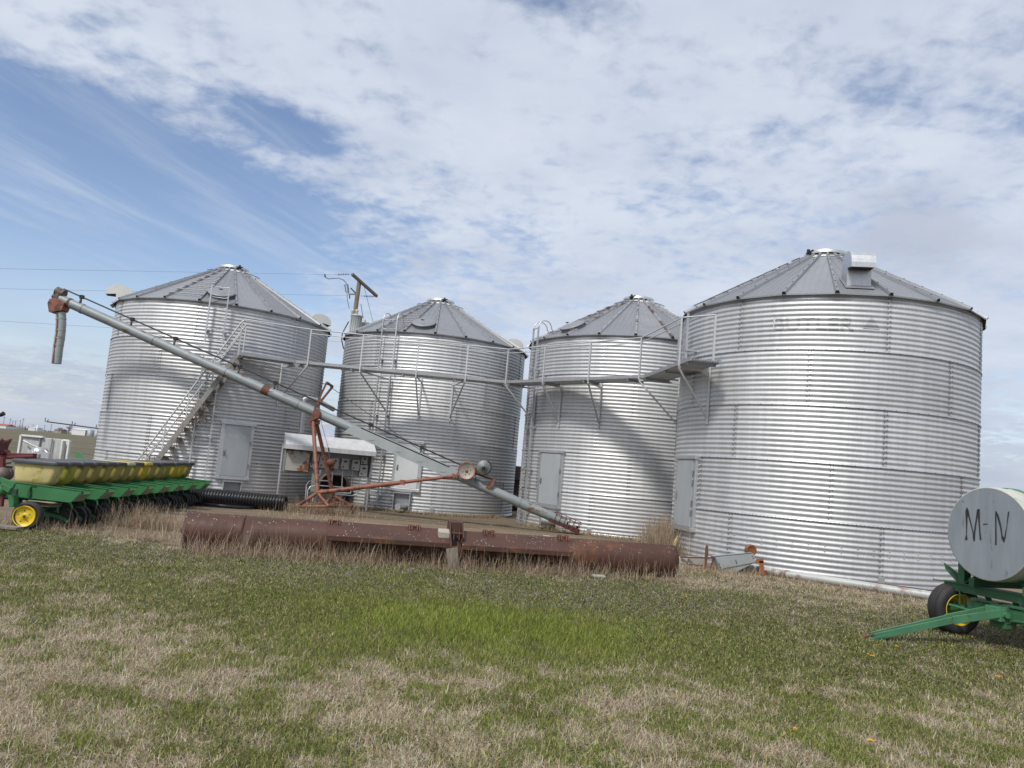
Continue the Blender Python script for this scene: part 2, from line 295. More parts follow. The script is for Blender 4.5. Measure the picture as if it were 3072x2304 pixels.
def make_bin(k, label, seams, door, doormat, hatch, ladders, rladder, vents, bars=()):
    b = B[k]; root = thing('grain_bin', label, 'grain bin', (b.c[0], b.c[1], b.z), 'grain bins standing in a row')
    # wall: true corrugated sheet
    nz = 55*8; na = 192
    z = np.arange(nz+1)*b.H/nz; r = b.R+AMP*np.cos(2*PI*z/PITCHZ); a = np.arange(na)*2*PI/na
    # small dents and unevenness
    w = .004*np.sin(3*a+k)+.003*np.sin(7*a+2*k)
    dent = sum(rng.uniform(-.006, .002)*np.exp(-(((a[None]-rng.uniform(-1.5, 1.5)+PI) % (2*PI)-PI)/.06)**2-((z[:, None]-rng.uniform(.3, 5.3))/.16)**2) for _ in range(46))
    rr = r[:, None]+w[None]+dent
    V = np.stack([rr*np.sin(a)[None], -rr*np.cos(a)[None], np.repeat(z[:, None], na, 1)], -1).reshape(-1, 3)
    i = np.arange(nz)[:, None]*na; j = np.arange(na)[None]; jn = (j+1) % na
    Fq = np.stack([i+j, i+jn, i+na+jn, i+na+j], -1).reshape(-1, 4)
    wall = np_mesh('wall', V, Fq, M['wall']); wall.parent = root
    sh = np.zeros((nz+1, na)); deg = np.degrees(a)
    for n in range(5):
        idx = np.floor(((deg-seams[n]) % 360)/51.43).astype(int); val = rng.uniform(0, 1, 8)[np.minimum(idx, 7)]
        rows_ = (z >= n*b.H/5-.015) & (z <= (n+1)*b.H/5); sh[rows_] = val
    at_ = wall.data.attributes.new('sheet', 'FLOAT', 'POINT'); at_.data.foreach_set('value', sh.astype(np.float32).ravel())
    # lapped seams, their bolts and the base flashing
    q = MB(); ring = b.H/5
    for n in range(1, 5):
        zz = n*ring
        q.lathe([(b.R+AMP-.004, zz-.030), (b.R+AMP+.006, zz-.029), (b.R+AMP+.007, zz+.002), (b.R-.002, zz+.004)], b.p(0, 0, 0), (0, 0, 1), 192)
        step = 4.1 if not (k == 3 and n == 1) else 1.36
        aa = -100+rng.uniform(0, 2)
        while aa < 100: bolt(q, b, aa, zz-.014, 1, .0105); aa += step
    for n in range(5):
        a0 = seams[n]
        for t in range(-2, 3):
            aa = a0+t*51.43
            if abs(aa) > 105: continue
            vs = []; zs = [n*ring+.02+u*(ring-.05)/88 for u in range(89)]
            for zz in zs:
                for e in (-.9, .9): vs.append(b.p(aa+e, b.R+corr(zz)+.0055, zz))
            q.add(vs, [(2*u, 2*u+1, 2*u+3, 2*u+2) for u in range(88)], 0, True)
            for u in range(11):
                zz = n*ring+.052+u*PITCHZ
                bolt(q, b, aa-.42, zz-.003, 1, .0095); bolt(q, b, aa+.45, zz+.047 if u < 10 else zz, 1, .0095)
    if k == 3:
        for aa in np.arange(-60, 75, 5.2):
            bolt(q, b, aa, .66, 0, .012); bolt(q, b, aa, .56, 0, .012)
    q.lathe([(b.R+.012, -.02), (b.R+.012, .045), (b.R+.004, .06)], b.p(0, 0, 0), (0, 0, 1), 128)
    for n in (0,):
        for t in range(-2, 3):           # anchor clips at the foot
            aa = seams[0]+t*51.43
            q.box(b.p(aa, b.R+.02, .09), .12, .03, .18, R_(aa), 0)
    q.build('seam_bolts', [M['galv'], M['bolt']], root)
    # roof
    mr = MB(); NR = 21; da = 360/NR; re = b.R+.10
    rib_m = MB()
    for t in range(NR):
        a0 = b.rib+t*da; a1 = a0+da; am = (a0+a1)/2
        ze = roof_z(b, re); zl = roof_z(b, LR)
        P = [b.p(a0, re, ze), b.p(a1, re, ze), b.p(a1, LR, zl), b.p(a0, LR, zl)]; pm_ = (0, 2, 3)[random.randrange(3)]
        low = Vector((0, 0, -.012)); mr.add(P, [(0, 1, 2, 3)], pm_); 
        mr.add([P[0], P[1], P[1]+low*2.4, P[0]+low*2.4], [(0, 3, 2, 1)], 0)
        mr.add([p+low for p in P], [(3, 2, 1, 0)], 1)  # sheet underside coloured near black: eave shade painted in
        # stiffening swages
        o = b.out(am); sd = b.side(am); re2 = re*math.cos(R_(da/2))
        for e in (-.34, -.21, -.07, .07, .21, .34):
            if abs((am+180) % 360-180) > 110: continue
            rl = max(LR*.98, abs(e)/math.tan(R_(da/2))+.12)
            if rl > re2-.3: continue
            A = b.p(am, re2-.01, roof_z(b, re))+sd*e; zt_ = roof_z(b, rl/math.cos(R_(da/2))); Bq = b.p(am, rl, zt_)+sd*e
            mr.beam(A+Vector((0, 0, .001)), Bq+Vector((0, 0, .001)), .022, .012, (0, 0, 1), pm_)
        # standing rib
        s = b.side(a0); A = b.p(a0, re+.012, roof_z(b, re+.012)); C_ = b.p(a0, LR+.02, roof_z(b, LR+.02)); nrm = (b.out(a0)*math.sin(R_(29.7))+Vector((0, 0, math.cos(R_(29.7)))))
        w0, w1, h = .045, .026, .052
        q0 = [A-s*w0, A+s*w0, A+s*w1+nrm*h, A-s*w1+nrm*h]; q1 = [C_-s*w0*.7, C_+s*w0*.7, C_+s*w1*.7+nrm*h, C_-s*w1*.7+nrm*h]
        rib_m.add(q0+q1, [(0, 1, 5, 4), (1, 2, 6, 5), (2, 3, 7, 6), (3, 0, 4, 7)], 0)
        rib_m.add([q0[0]+s*.004, q0[1]-s*.004, q0[2]-s*.003, q0[3]+s*.003], [(0, 1, 2, 3)], 1)  # black end face, shade of the open rib painted on
        for u in range(7):
            f = (u+.5)/7; pt = A.lerp(C_, f)+nrm*h; rib_m.lathe([(.014, 0), (.012, .012), (0, .014)], pt, nrm, 6, 1, False)
    roof = mr.build('roof', [M['roof_rust'] if k in (2,) else M['roof'], M['dark'], M['roof2'], M['roof3'] if k != 2 else M['roof_rust']], root)
    rib_m.build('roof_rib', [M['rib_rust'] if k in (2,) else M['roof'], M['dark']], roof)
    # collar, pale closures and lid
    c = MB(); zl = roof_z(b, LR); ctr = b.p(0, 0, 0)
    c.lathe([(LR+.05, zl-.035), (LR+.02, zl+.0), (LR, zl+.01), (LR, zl+.045)], ctr, (0, 0, 1), 42)
    c.lathe([(LR+.012, zl+.03), (LR+.012, zl+.045)], ctr, (0, 0, 1), 42, 1)
    c.lathe([(LR+.03, zl+.045), (LR+.03, zl+.115), (LR+.02, zl+.125), (LR*.5, zl+.15), (0, zl+.155)], ctr, (0, 0, 1), 42)
    la = {0: 40, 1: 20, 2: -35, 3: -70}[k]
    c.box(b.p(la, LR+.045, zl+.075), .12, .04, .06, R_(la), 1); c.box(b.p(la, LR+.06, zl+.11), .05, .06, .09, R_(la), 1)
    c.tube(b.p(la-12, LR+.045, zl+.085), b.p(la+14, LR+.045, zl+.125), .012, 6, m=1)
    c.build('lid', [M['galv'], M['dark']], roof)
    c = MB()
    for t in range(NR):
        a0 = b.rib+t*da
        q0 = [(a0+3.4, LR+.20), (a0+da-3.4, LR+.20), (a0+da-3.0, LR+.06), (a0+3.0, LR+.06)]
        c.add([b.p(x, r_, roof_z(b, r_)+.012) for x, r_ in q0], [(0, 1, 2, 3)], 0)
    c.build('ridge_closure', M['white'], roof)
    # roof hatch
    if hatch is not None:
        o = b.out(hatch); nrm = (o*math.sin(R_(29.7))+Vector((0, 0, math.cos(R_(29.7))))).normalized()
        P = b.p(hatch, b.R-.46, roof_z(b, b.R-.46)-.005); h = MB()
        h.lathe([(.36, -.02), (.36, .075), (.385, .08), (.385, .115), (.36, .125), (0, .135)], P, nrm, 40)
        h.lathe([(.387, .076), (.387, .084)], P, nrm, 40, 1)
        h.beam(P+nrm*.15+o*.2-b.side(hatch)*.06, P+nrm*.15+o*.2+b.side(hatch)*.06, .02, .02, nrm, 1); h.tube(P+nrm*.12+o*.2, P+nrm*.17+o*.2, .012, 6, m=1)
        h.build('roof_hatch', [M['roof'], M['dark']], roof)
    # gooseneck roof vents
    for va, vr in vents:
        o = b.out(va); s = b.side(va); P = b.p(va, vr, roof_z(b, vr)); up = Vector((0, 0, 1)); v = MB(); Wd = .46 if k == 3 else .40; hk = .86 if k == 3 else .74
        prof = [(-.43, .20)]
        for t in range(13):
            an = PI-PI*t/12; prof.append((.38*math.cos(an), (.44+.36*math.sin(an))*hk))
        prof += [(.38, .24*hk/.74), (.08, .29*hk/.74), (.06, -.16), (-.30, .06)]
        v.prism([P+o*x+up*y-s*Wd/2 for x, y in prof], s*Wd, 0)
        v.box(P+o*.235+up*.252*hk/.74, Wd-.05, .24, .012, R_(va), 1)  # black panel painted as the shade in the hood's mouth
        v.prism([P+o*.20-s*.28+up*-.108, P+o*.20+s*.28+up*-.108, P-o*.42+s*.26+up*.246, P-o*.42-s*.26+up*.246], Vector((0, 0, .012)), 2)
        v.build('roof_vent', [M['ventwhite'] if k != 3 else M['galv'], M['dark'], M['roof']], roof)
    # door
    (dx0, dy0), (dx1, dy1), (dx2, dy2), (dx3, dy3) = door
    H = [b.hit(x, y, .06) for x, y in door]
    al, ar = (H[0][0]+H[3][0])/2, (H[1][0]+H[2][0])/2; zt, zb = (H[0][1]+H[1][1])/2, (H[2][1]+H[3][1])/2
    am = (al+ar)/2; wd = 2*b.R*math.sin(R_(ar-al)/2); o = b.out(am); s = b.side(am); P = b.p(am, b.R, 0); U = Vector((0, 0, 1))
    fr = MB()
    for e in (-1, 1): fr.hexa([P+s*(e*(wd/2+.045))+s*x+o*y+U*zz for zz in (zb-.05, zt+.05) for x, y in ((-.05, -.12), (.05, -.12), (.05, .045), (-.05, .045))])
    fr.hexa([P+s*x+o*y+U*zz for zz in (zt+.002, zt+.085) for x, y in ((-wd/2-.12, -.1), (wd/2+.12, -.1), (wd/2+.12, .085), (-wd/2-.12, .085))])
    fr.hexa([P+s*x+o*y+U*zz for zz in (zb-.09, zb-.004) for x, y in ((-wd/2-.1, -.1), (wd/2+.1, -.1), (wd/2+.1, .075), (-wd/2-.1, .075))])
    frame = fr.build('door_frame', M['galv'], root, .006)
    d = MB(); d.hexa([P+s*x+o*y+U*zz for zz in (zb, zt) for x, y in ((-wd/2, .0), (wd/2, .0), (wd/2, .062), (-wd/2, .062))])
    dr = d.build('door', M[doormat], root, .01)
    h = MB(); zc = zb+(zt-zb)*.45; hp = P-s*(wd/2-.06)+o*.062+U*zc
    h.box(hp+o*.008, .05, .016, .16, R_(am)); h.path([hp+o*.01+U*.05, hp+o*.05+U*.04, hp+o*.055-U*.03, hp+o*.015-U*.05], .009, 6, 0)
    h.build('handle', M['galvdark'], dr)
    for zz in (zb+.22*(zt-zb), zb+.36*(zt-zb), zb+.66*(zt-zb), zb+.8*(zt-zb))[:4:1 if k == 3 else 2]:
        h = MB(); h.tube(P+s*(wd/2+.02)+o*.07+U*(zz-.05), P+s*(wd/2+.02)+o*.07+U*(zz+.05), .018, 8); h.build('hinge', M['galvdark'], dr)
    root['door'] = [am, zb, zt, wd]
    # ladders on the wall: (left angle, right angle, z0, z1, hoops)
    for (a0, a1, z0, z1, so, hoops) in ladders:
        l = MB(); pr = []
        for aa in (a0, a1):
            l.beam(b.p(aa, b.R+so, z0), b.p(aa, b.R+so, z1), .035, .05, b.out(aa)); pr.append(aa)
        n = int((z1-z0-.1)/.305)
        for t in range(n+1):
            zz = z0+.12+t*.305; A = b.p(a0, b.R+so, zz); Cc = b.p(a1, b.R+so, zz); mid = A.lerp(Cc, .5)
            sag = Vector((0, 0, -.03)); l.path([A, A.lerp(Cc, .2)+sag, A.lerp(Cc, .8)+sag, Cc], .014, 6)
        zz = z0+.35
        while zz < z1:
            for aa in (a0, a1):
                if zz < b.H: l.beam(b.p(aa, b.R-.01, zz), b.p(aa, b.R+so+.03, zz), .09, .045, (0, 0, 1))
            zz += 1.25
        if hoops:
            for aa in (a0, a1):
                pts = [b.p(aa, b.R+so, z1-.02)]+[b.p(aa, b.R+so-.22+.22*math.cos(t*PI/8), z1+.22*math.sin(t*PI/8)) for t in range(1, 9)]+[b.p(aa, b.R-.36, roof_z(b, b.R-.36)+.02)]
                l.path(pts, .017, 8)
        l.build('ladder', M['galv'], root)
    # rungs between two roof ribs
    if rladder is not None:
        a0 = b.rib+rladder*da; a1 = a0+da
        for t in range(8):
            l = MB(); r_ = b.R-.12-t*.33
            if r_ < LR+.2: break
            A = b.p(a0, r_, roof_z(b, r_)+.085); Cc = b.p(a1, r_, roof_z(b, r_)+.085); e = (Cc-A).normalized()*.05
            l.tube(A-e, Cc+e, .014, 6); l.build('roof_rung', M['galvdark'], roof)
    for t in bars:                    # grab bars round the lid
        l = MB(); a0 = b.rib+t*da; a1 = a0+da; r_ = LR+.42; l.tube(b.p(a0, r_, roof_z(b, r_)+.10), b.p(a1, r_, roof_z(b, r_)+.10), .013, 6); l.build('grab_bar', M['galvdark'], roof)
    return root
M['ventwhite'] = mat('white_vent', (.70, .70, .66), (.6, .61, .58), 2, .5, .1)
def ang(k, x, y, dr=0.): return B[k].hit(x, y, dr)[0]
def hz(k, x, y, dr=0.): return B[k].hit(x, y, dr)[1]
SO = .16
# seams by ring from the ground up
s1 = ang(0, 450, 1250); s0 = s1+25
bin1 = make_bin(0, 'corrugated steel grain bin at the far left, a slanting stair climbing its front', [s0, s1, ang(0, 566, 1180), ang(0, 476, 1085), ang(0, 594, 960)],
    [(675, 1272), (754, 1280), (740, 1430), (655, 1428)], 'door', 15.6,
    [(ang(0, 575, 1340, SO), ang(0, 628, 1335, SO), .12, 4.0, SO, False), (ang(0, 622, 965, SO), ang(0, 675, 970, SO), hz(0, 640, 1028, SO), 6.05, SO, False)],
    -1, [(-71, 3.24), (122, 3.05)], (2, 3, -3, 4))
bin2 = make_bin(1, 'corrugated steel grain bin behind the auger drive pulley, arched ladder rails at its eave', [12, 40, ang(1, 1370, 1257), ang(1, 1198, 1180), ang(1, 1392, 1031)],
    [(1192, 1330), (1264, 1330), (1250, 1468), (1181, 1462)], 'doorwhite', -4.,
    [(ang(1, 1104, 1420, SO), ang(1, 1140, 1420, SO), .05, 4.15, SO, False), (ang(1, 1148, 985, SO), ang(1, 1190, 985, SO), 4.3, 5.95, SO, True)],
    -2, [(114, 2.95)], (0, 2, 3, -4))
bin3 = make_bin(2, 'corrugated steel grain bin with rust-streaked roof ribs, third from the left', [ang(2, 1775, 1490), ang(2, 1889, 1402), ang(2, 1792, 1276), ang(2, 1902, 1203), ang(2, 1810, 1041)],
    [(1627, 1357), (1685, 1361), (1671, 1516), (1614, 1511)], 'door', -49.,
    [(-71.5, ang(2, 1592, 1300, SO), .05, 4.1, SO, False), (-71.5, ang(2, 1608, 1080, SO), 4.3, 5.95, SO, True)],
    -4, [], (-3, -2, 1, 2))
bin4 = make_bin(3, 'largest-looking corrugated grain bin at the right, a hooded vent on its roof', [-.3, -17.2, -.3, 25.7, -.3],
    [(2034, 1376), (2084, 1379), (2071, 1582), (2027, 1575)], 'door', None,
    [(-84, -76.5, 4.25, 5.45, .25, False)], -5, [(-9.3, 2.84)], (-1, 0, 2, 3))
# unloading chutes under the doors
def chute(root, k, x0, y0, x1, y1, tube=None):
    b = B[k]; aa, zt = b.hit((x0+x1)/2, y0); _, zb = b.hit((x0+x1)/2, y1); al = ang(k, x0, (y0+y1)/2); ar = ang(k, x1, (y0+y1)/2)
    w = b.R*R_(ar-al); o = b.out(aa); s = b.side(aa); P = b.p(aa, b.R, 0); U = Vector((0, 0, 1)); q = MB(); zb = max(zb, .02)
    for e in (-1, 1): q.hexa([P+s*(e*w/2+x)+o*y+U*z for z in (zb, zt) for x, y in ((-.012, -.05), (.012, -.05), (.012, .13), (-.012, .13))])
    q.hexa([P+s*x+o*y+U*z for z in (zt-.012, zt+.012) for x, y in ((-w/2-.03, -.05), (w/2+.03, -.05), (w/2+.03, .15), (-w/2-.03, .15))])
    q.hexa([P+s*x+o*y+U*z for z in (zb, zt-.02) for x, y in ((-w/2, -.05), (w/2, -.05), (w/2, .02), (-w/2, .02))], 1)
    if tube:
        tx, ty, d, r, L = tube; A = at(tx, ty, (P+o*d).y); c = A+Vector((L[0], L[1], 0))
        q.tube(A, c, r, 20); q.lathe([(r+.018, -.02), (r+.018, .02), (r, .03)], A, (c-A), 20); q.lathe([(0, -.021), (r+.017, -.0205)], A, (c-A), 20)
    q.build('unload_chute', [M['galv'], M['galvdark']], root)
chute(bin1, 0, 668, 1444, 722, 1475)
chute(bin2, 1, 1184, 1479, 1233, 1528, (1194, 1520, .45, .085, (.25, .5)))
chute(bin3, 2, 1640, 1533, 1680, 1585, (1622, 1563, .35, .105, (.55, .12)))
# faded maker's lettering on the right-hand bin (follows the sheet) and the embossed word on the left door
def text_mesh(word, size):
    cu = bpy.data.curves.new('word', 'FONT'); cu.body = word; cu.size = size; cu.align_x = 'CENTER'; cu.resolution_u = 3; cu.offset = size*.012
    ob = bpy.data.objects.new('word', cu); COL.objects.link(ob); dg = bpy.context.evaluated_depsgraph_get(); dg.update()
    me = bpy.data.meshes.new_from_object(ob.evaluated_get(dg)); bpy.data.objects.remove(ob); bpy.data.curves.remove(cu); return me
def wall_word(root, k, word, x0, x1, y0, y1):
    b = B[k]; a0, zt = b.hit(x0, y0); a1, _ = b.hit(x1, y0); _, zb = b.hit((x0+x1)/2, y1+6); zt = b.hit((x0+x1)/2, y0)[1]
    me = text_mesh(word, (zt-zb)*1.38); bm = bmesh.new(); bm.from_mesh(me); bpy.data.meshes.remove(me)
    ys = [v.co.y for v in bm.verts]; xs = [v.co.x for v in bm.verts]; y = min(ys)
    while y < max(ys):
        bmesh.ops.bisect_plane(bm, geom=bm.verts[:]+bm.edges[:]+bm.faces[:], plane_co=(0, y, 0), plane_no=(0, 1, 0)); y += PITCHZ/8
    x = min(xs)
    while x < max(xs):
        bmesh.ops.bisect_plane(bm, geom=bm.verts[:]+bm.edges[:]+bm.faces[:], plane_co=(x, 0, 0), plane_no=(1, 0, 0)); x += .06
    W = max(xs)-min(xs); H = max(ys)-min(ys)
    for v in bm.verts:
        a = a0+(v.co.x-min(xs))/W*(a1-a0); z = zb+(v.co.y-min(ys))/H*(zt-zb)
        v.co = b.p(a, b.R+corr(z)+.0135, z)-base_of(root)
    me = bpy.data.meshes.new('lettering'); bm.to_mesh(me); bm.free(); me.materials.append(M['ghost'])
    for f in me.polygons: f.use_smooth = True
    ob = bpy.data.objects.new('lettering', me); COL.objects.link(ob); ob.parent = root
M['ghost'] = galv('faded_lettering', (.44, .45, .46), .55, .7, .4)
wall_word(bin4, 3, 'BUTLER', 2322, 2564, 948, 984)
q = MB(); b = B[3]
lx = [b.hit(2588, 985), b.hit(2640, 982), b.hit(2614, 950)]
for u in range(20):
    f0, f1 = u/20, (u+1)/20; z0 = lx[0][1]; z1 = lx[2][1]; am = (lx[0][0]+lx[1][0])/2; hw = (lx[1][0]-lx[0][0])/2
    vs = []
    for f in (f0, f1):
        z = z0+(z1-z0)*f
        for e in (-1, 1): vs.append(b.p(am+e*hw*(1-f), b.R+corr(z)+.0135, z))
    q.add(vs, [(0, 1, 3, 2)], 0, True)
q.build('emblem', M['ghost'], bin4)
am, zb, zt, wd = bin1['door']; b = B[0]; me = text_mesh('BUTLER', .155)
xs = [v.co.x for v in me.vertices]; sc = .5/(max(xs)-min(xs))
o = b.out(am); s = b.side(am); P0 = b.p(am, b.R+.0645, zb+(zt-zb)*.74)-base_of(bin1)
for v in me.vertices: v.co = P0+s*(v.co.x*sc)+Vector((0, 0, v.co.y))
me.materials.append(M['emboss'] if 'emboss' in M else M['galv']); ob = bpy.data.objects.new('lettering', me); COL.objects.link(ob)
ob.parent = [c for c in bin1.children if c.name.startswith('door') and 'frame' not in c.name][0]
for r in (bin1, bin2, bin3, bin4):
    if 'door' in r: del r['door']
# ------------------------------------------------------------------ catwalk along the bins
ZD = 4.17; U = Vector((0, 0, 1))
cat = thing('catwalk', 'galvanised catwalk with pipe rails running along all four bins below their eaves', 'catwalk', gr(1080, 1108, ZD)*1.0)
K = [gr(715, 1060, ZD), gr(888, 1084, ZD), gr(1520, 1145, ZD), gr(1935, 1128, ZD), gr(2076, 1074, ZD)]
wid = .62
for i in range(4):
    a, b_ = K[i].copy(), K[i+1].copy(); d = (b_-a).normalized(); n = Vector((-d.y, d.x, 0)); L = (b_-a).length
    q = MB()
    if i == 3: a = a-d*.05
    for e in (0, wid): q.hexa([a+n*(e+x)+U*z+d*t for z in (-.045, .035) for t, x in ((0, -.018), (L, -.018), (L, .018), (0, .018))])
    # punched grating: bars with real gaps
    nb = int(L/.05)
    for t in range(nb): q.beam(a+d*(t*.05+.02)+n*.02-U*.02, a+d*(t*.05+.02)+n*(wid-.02)-U*.02, .02, .03)
    for t in range(1, 12): q.beam(a+n*(t*wid/12)-U*.02, b_+n*(t*wid/12)-U*.02, .02, .034)
    for t in range(int(L/1.5)+1): q.beam(a+d*min(t*1.5+.1, L-.05)-U*.07, a+d*min(t*1.5+.1, L-.05)+n*wid-U*.07, .04, .05)
    q.build('walkway_deck', M['galvmid'], cat)
def proj_on(x, k):                   # point on deck outer edge nearest photo pixel x
    A, Bq = K[k], K[k+1]; best = min((abs(pix(A.lerp(Bq, t/200))[0]-x), t) for t in range(201)); return A.lerp(Bq, best[1]/200)
def pix(P):
    P = np.array(P)-O3; dd = P@FW; a = P@RT/dd; b_ = P@UP/dd
    return 1536+F*(a*math.cos(ROLL)+b_*math.sin(ROLL)), 1152-F*(-a*math.sin(ROLL)+b_*math.cos(ROLL))
# posts with wall brackets : (pixel x on deck, deck piece, bin)
PO = [(925, 1, 0), (1080, 1, 1), (1247, 1, 1), (1397, 1, 1), (1518, 2, 2), (1632, 2, 2), (1768, 2, 2), (1921, 2, 3), (2042, 3, 3)]
HP = .98; tops = []
for j, (x, k, bi) in enumerate(PO):
    P = proj_on(x, k); A, Bq = K[k], K[k+1]; d = (Bq-A).normalized(); n = Vector((-d.y, d.x, 0)); b = B[bi]
    toward = Vector((b.c[0]-P.x, b.c[1]-P.y, 0)); th = toward.normalized()
    # hit wall along th blended with deck normal
    dirn = th if bi != 3 or k == 3 else (n*.4+th).normalized(); e = Vector((P.x-b.c[0], P.y-b.c[1], 0)); bb = e.dot(dirn); cc = e.dot(e)-(b.R+.02)**2; disc = bb*bb-cc
    L = -bb-math.sqrt(disc) if disc > 0 else wid+.3
    L = min(max(L, wid), 2.6); Wp = P+dirn*L
    q = MB(); P = P-n*.035
    q.beam(P-U*.09, P+U*HP, .036, .036, d)
    q.beam(P-U*.1, Wp-U*.1, .04, .04)
    q.beam(P-U*.12, Wp-U*1.12, .036, .036); q.beam(Wp-U*1.25, Wp+U*.02, .045, .045, d)
    q.build('bracket_post', M['bar'], cat); tops.append(P+U*(HP-.01))
rl = MB()
S0 = K[0]+U*1.0; n0 = (K[1]-K[0]).normalized(); nn0 = Vector((-n0.y, n0.x, 0))
rl.beam(K[0]-U*.1, K[0]+U*1.0, .04, .04, n0)
rl.path([K[0]+U*.9-nn0*.03, K[0]+U*.98+n0*.06-nn0*.03]+tops[:1]+tops[1:4]+[tops[4]], .017, 8)
rl.path([tops[4], tops[5], tops[6], tops[7], tops[8]], .017, 8)
for a, b_ in zip(tops[:-1], tops[1:]):
    rl.path([a-U*.12+(b_-a)*.0, a.lerp(b_, .5)-U*.13, b_-U*.12], .012, 6)
e3 = K[4]+U*HP; d3 = (K[4]-K[3]).normalized(); n3 = Vector((-d3.y, d3.x, 0))
 
rl.beam((K[4]+n3*wid*.8-d3*.12), (K[4]+n3*wid*.8-d3*.12)+U*HP, .04, .04); rl.tube(proj_on(2042, 3)+U*HP, (K[4]+n3*wid*.8-d3*.12)+U*HP, .018, 8)
rl.build('handrail', M['bar'], cat)
# steep stair at the left end
T = K[0]-U*.02; Ft = Vector((T.x-2.0, T.y-.12, .0)); Ft = at(392, 1484, 21.30); Ft.z = 0
dS = (Ft-T); dh = Vector((dS.x, dS.y, 0)).normalized(); ns = Vector((dh.y, -dh.x, 0)); ns = ns if ns.y < 0 else -ns
q = MB(); sw = .50
for e in (0, sw): q.beam(T-ns*e+dh*.02, Ft-ns*e, .04, .13, U)
nst = 15
for t in range(1, nst):
    P = T.lerp(Ft, t/nst); q.beam(P-ns*.02, P-ns*(sw-.02), .16, .022, U)
    for g in range(4): q.beam(P-ns*(.1+g*.13)-dh*.1+U*.02, P-ns*(.1+g*.13)+dh*.1+U*.02, .02, .02)
stair = q.build('stair', M['galvdull'], cat)
q = MB(); sd = dS.normalized(); off = U*.72+ns*.0
for e, hh in ((0, .86), (sw, .86)):
    A = T-ns*e+U*(hh+.08); Bq = Ft.lerp(T, .03)-ns*e+U*hh
    q.tube(A, Bq, .023, 8)
    q.tube(A-U*.36, Bq-U*.36, .018, 8) if not e else None
    for f in (.0, .26, .5, .72, .93):
        P = T.lerp(Ft, f)-ns*e; q.beam(P, P+U*(hh+.0), .03, .03, dh)
q.build('handrail', M['bar'], stair)
# dead vine on the stair
def vine(name, label, pts, n, spread, leaf, L0=.5):
    q = MB()
    for _ in range(n):
        f = random.random()**.8; i = f*(len(pts)-1); k = min(int(i), len(pts)-2); P = Vector(pts[k]).lerp(Vector(pts[k+1]), i-k)+Vector((random.gauss(0, spread), random.gauss(0, spread), random.gauss(0, spread)))
        d = Vector((random.gauss(0, 1), random.gauss(0, .6), random.gauss(-.2, 1))).normalized(); path = [P]
        for _ in range(5):
            d = (d+Vector((random.gauss(0, .5), random.gauss(0, .5), random.gauss(-.15, .5)))).normalized(); path.append(path[-1]+d*L0*random.uniform(.1, .3))
        q.path(path, random.uniform(.003, .006), 4)
        if random.random() < leaf:
            for _ in range(3):
                c = path[random.randrange(1, 6)]; a = Vector((random.gauss(0, 1), random.gauss(0, 1), random.gauss(0, 1))).normalized()*.022; b_ = a.cross(Vector((random.gauss(0, 1), 1, .3))).normalized()*.013
                q.add([c-a, c+b_, c+a, c-b_], [(0, 1, 2, 3)], 1)
    return single(q, name, [M['straw'], M['deadleaf']], label, 'dead vine', origin=pts[-1])
M['straw'] = mat('dry_stem', (.36, .29, .21), (.25, .19, .13), 25, .85)
M['deadleaf'] = mat('dead_leaf', (.20, .15, .10), (.12, .09, .065), 25, .85)
vine('dead_vine', 'tangled dry vine climbing the slanting stair on the left bin', [T.lerp(Ft, .98)-ns*.25, T.lerp(Ft, .75)-ns*.3-U*.05, T.lerp(Ft, .45)-ns*.3, T.lerp(Ft, .3)-ns*.3][::-1], 300, .12, .45, .55)

# ------------------------------------------------------------------ grain auger
VA, VB = gr(1741, 1590, .14), Vector((-4.9, 21.0, 0))
VB = Vector((-4.9, VA.y+.02, 0))
def va(x, y, dy=0.):                 # point in the auger's upright plane
    A = np.array([VA.x, VA.y+dy]); Bq = np.array([VB.x, VB.y+dy]); n = np.array([-(Bq-A)[1], (Bq-A)[0]]); d = ray(x, y)
    return Vector(O3+d*((A-O3[:2])@n)/(d[:2]@n))
boot, head = va(1738, 1588), va(172, 893)
ax = (head-boot).normalized(); LT = (head-boot).length; aup = Vector((-ax.z, 0, ax.x)) if ax.x > 0 else Vector((ax.z, 0, -ax.x)); aup = aup if aup.z > 0 else -aup
asd = Vector((0, -1, 0)); RA = .132
aug = thing('grain_auger', 'long blue-grey grain auger on a rusty orange frame, leaning up past the left bin', 'grain auger', (boot.x, boot.y, 0))
def al(t, u=0., s=0.): return boot+ax*t+aup*u+asd*s
q = MB(); tb = 1.35
q.tube(al(tb), al(LT-.1), RA, 28)
for t in np.linspace(tb+.4, LT-.8, 7): q.tube(al(t), al(t+.05), RA+.012, 28)
tube_o = q.build('auger_tube', M['augergrey'], aug)
q = MB()
tq = (va(798, 1173)-boot).dot(ax); q.tube(al(tq-.11), al(tq+.10), RA+.004, 28)
q.build('tube_clamp', M['rustplain'], tube_o)
# flat truss plates on the middle of the tube
tA = (va(1055, 1292)-boot).dot(ax); tB = (va(1370, 1425)-boot).dot(ax)
q = MB()
for s_ in (-1, 1):
    q.hexa([al(t, u, s_*(RA+.008)+x) for x in (-.006, .006) for t, u in ((tB, -.16), (tA+.15, -.16), (tA, .1), (tB, .1))])
q.hexa([al(t, u, s_) for u in (.13, .15) for t, s_ in ((tB+.3, -RA-.02), (tA-.2, -RA-.02), (tA-.2, RA+.02), (tB+.3, RA+.02))])
for f in (.12, .34, .55, .8): q.box(al(tB+(tA-tB)*f, -.06, RA+.018), .14, .012, .03, 0)
q.build('truss_plate', M['augergrey2'], aug)
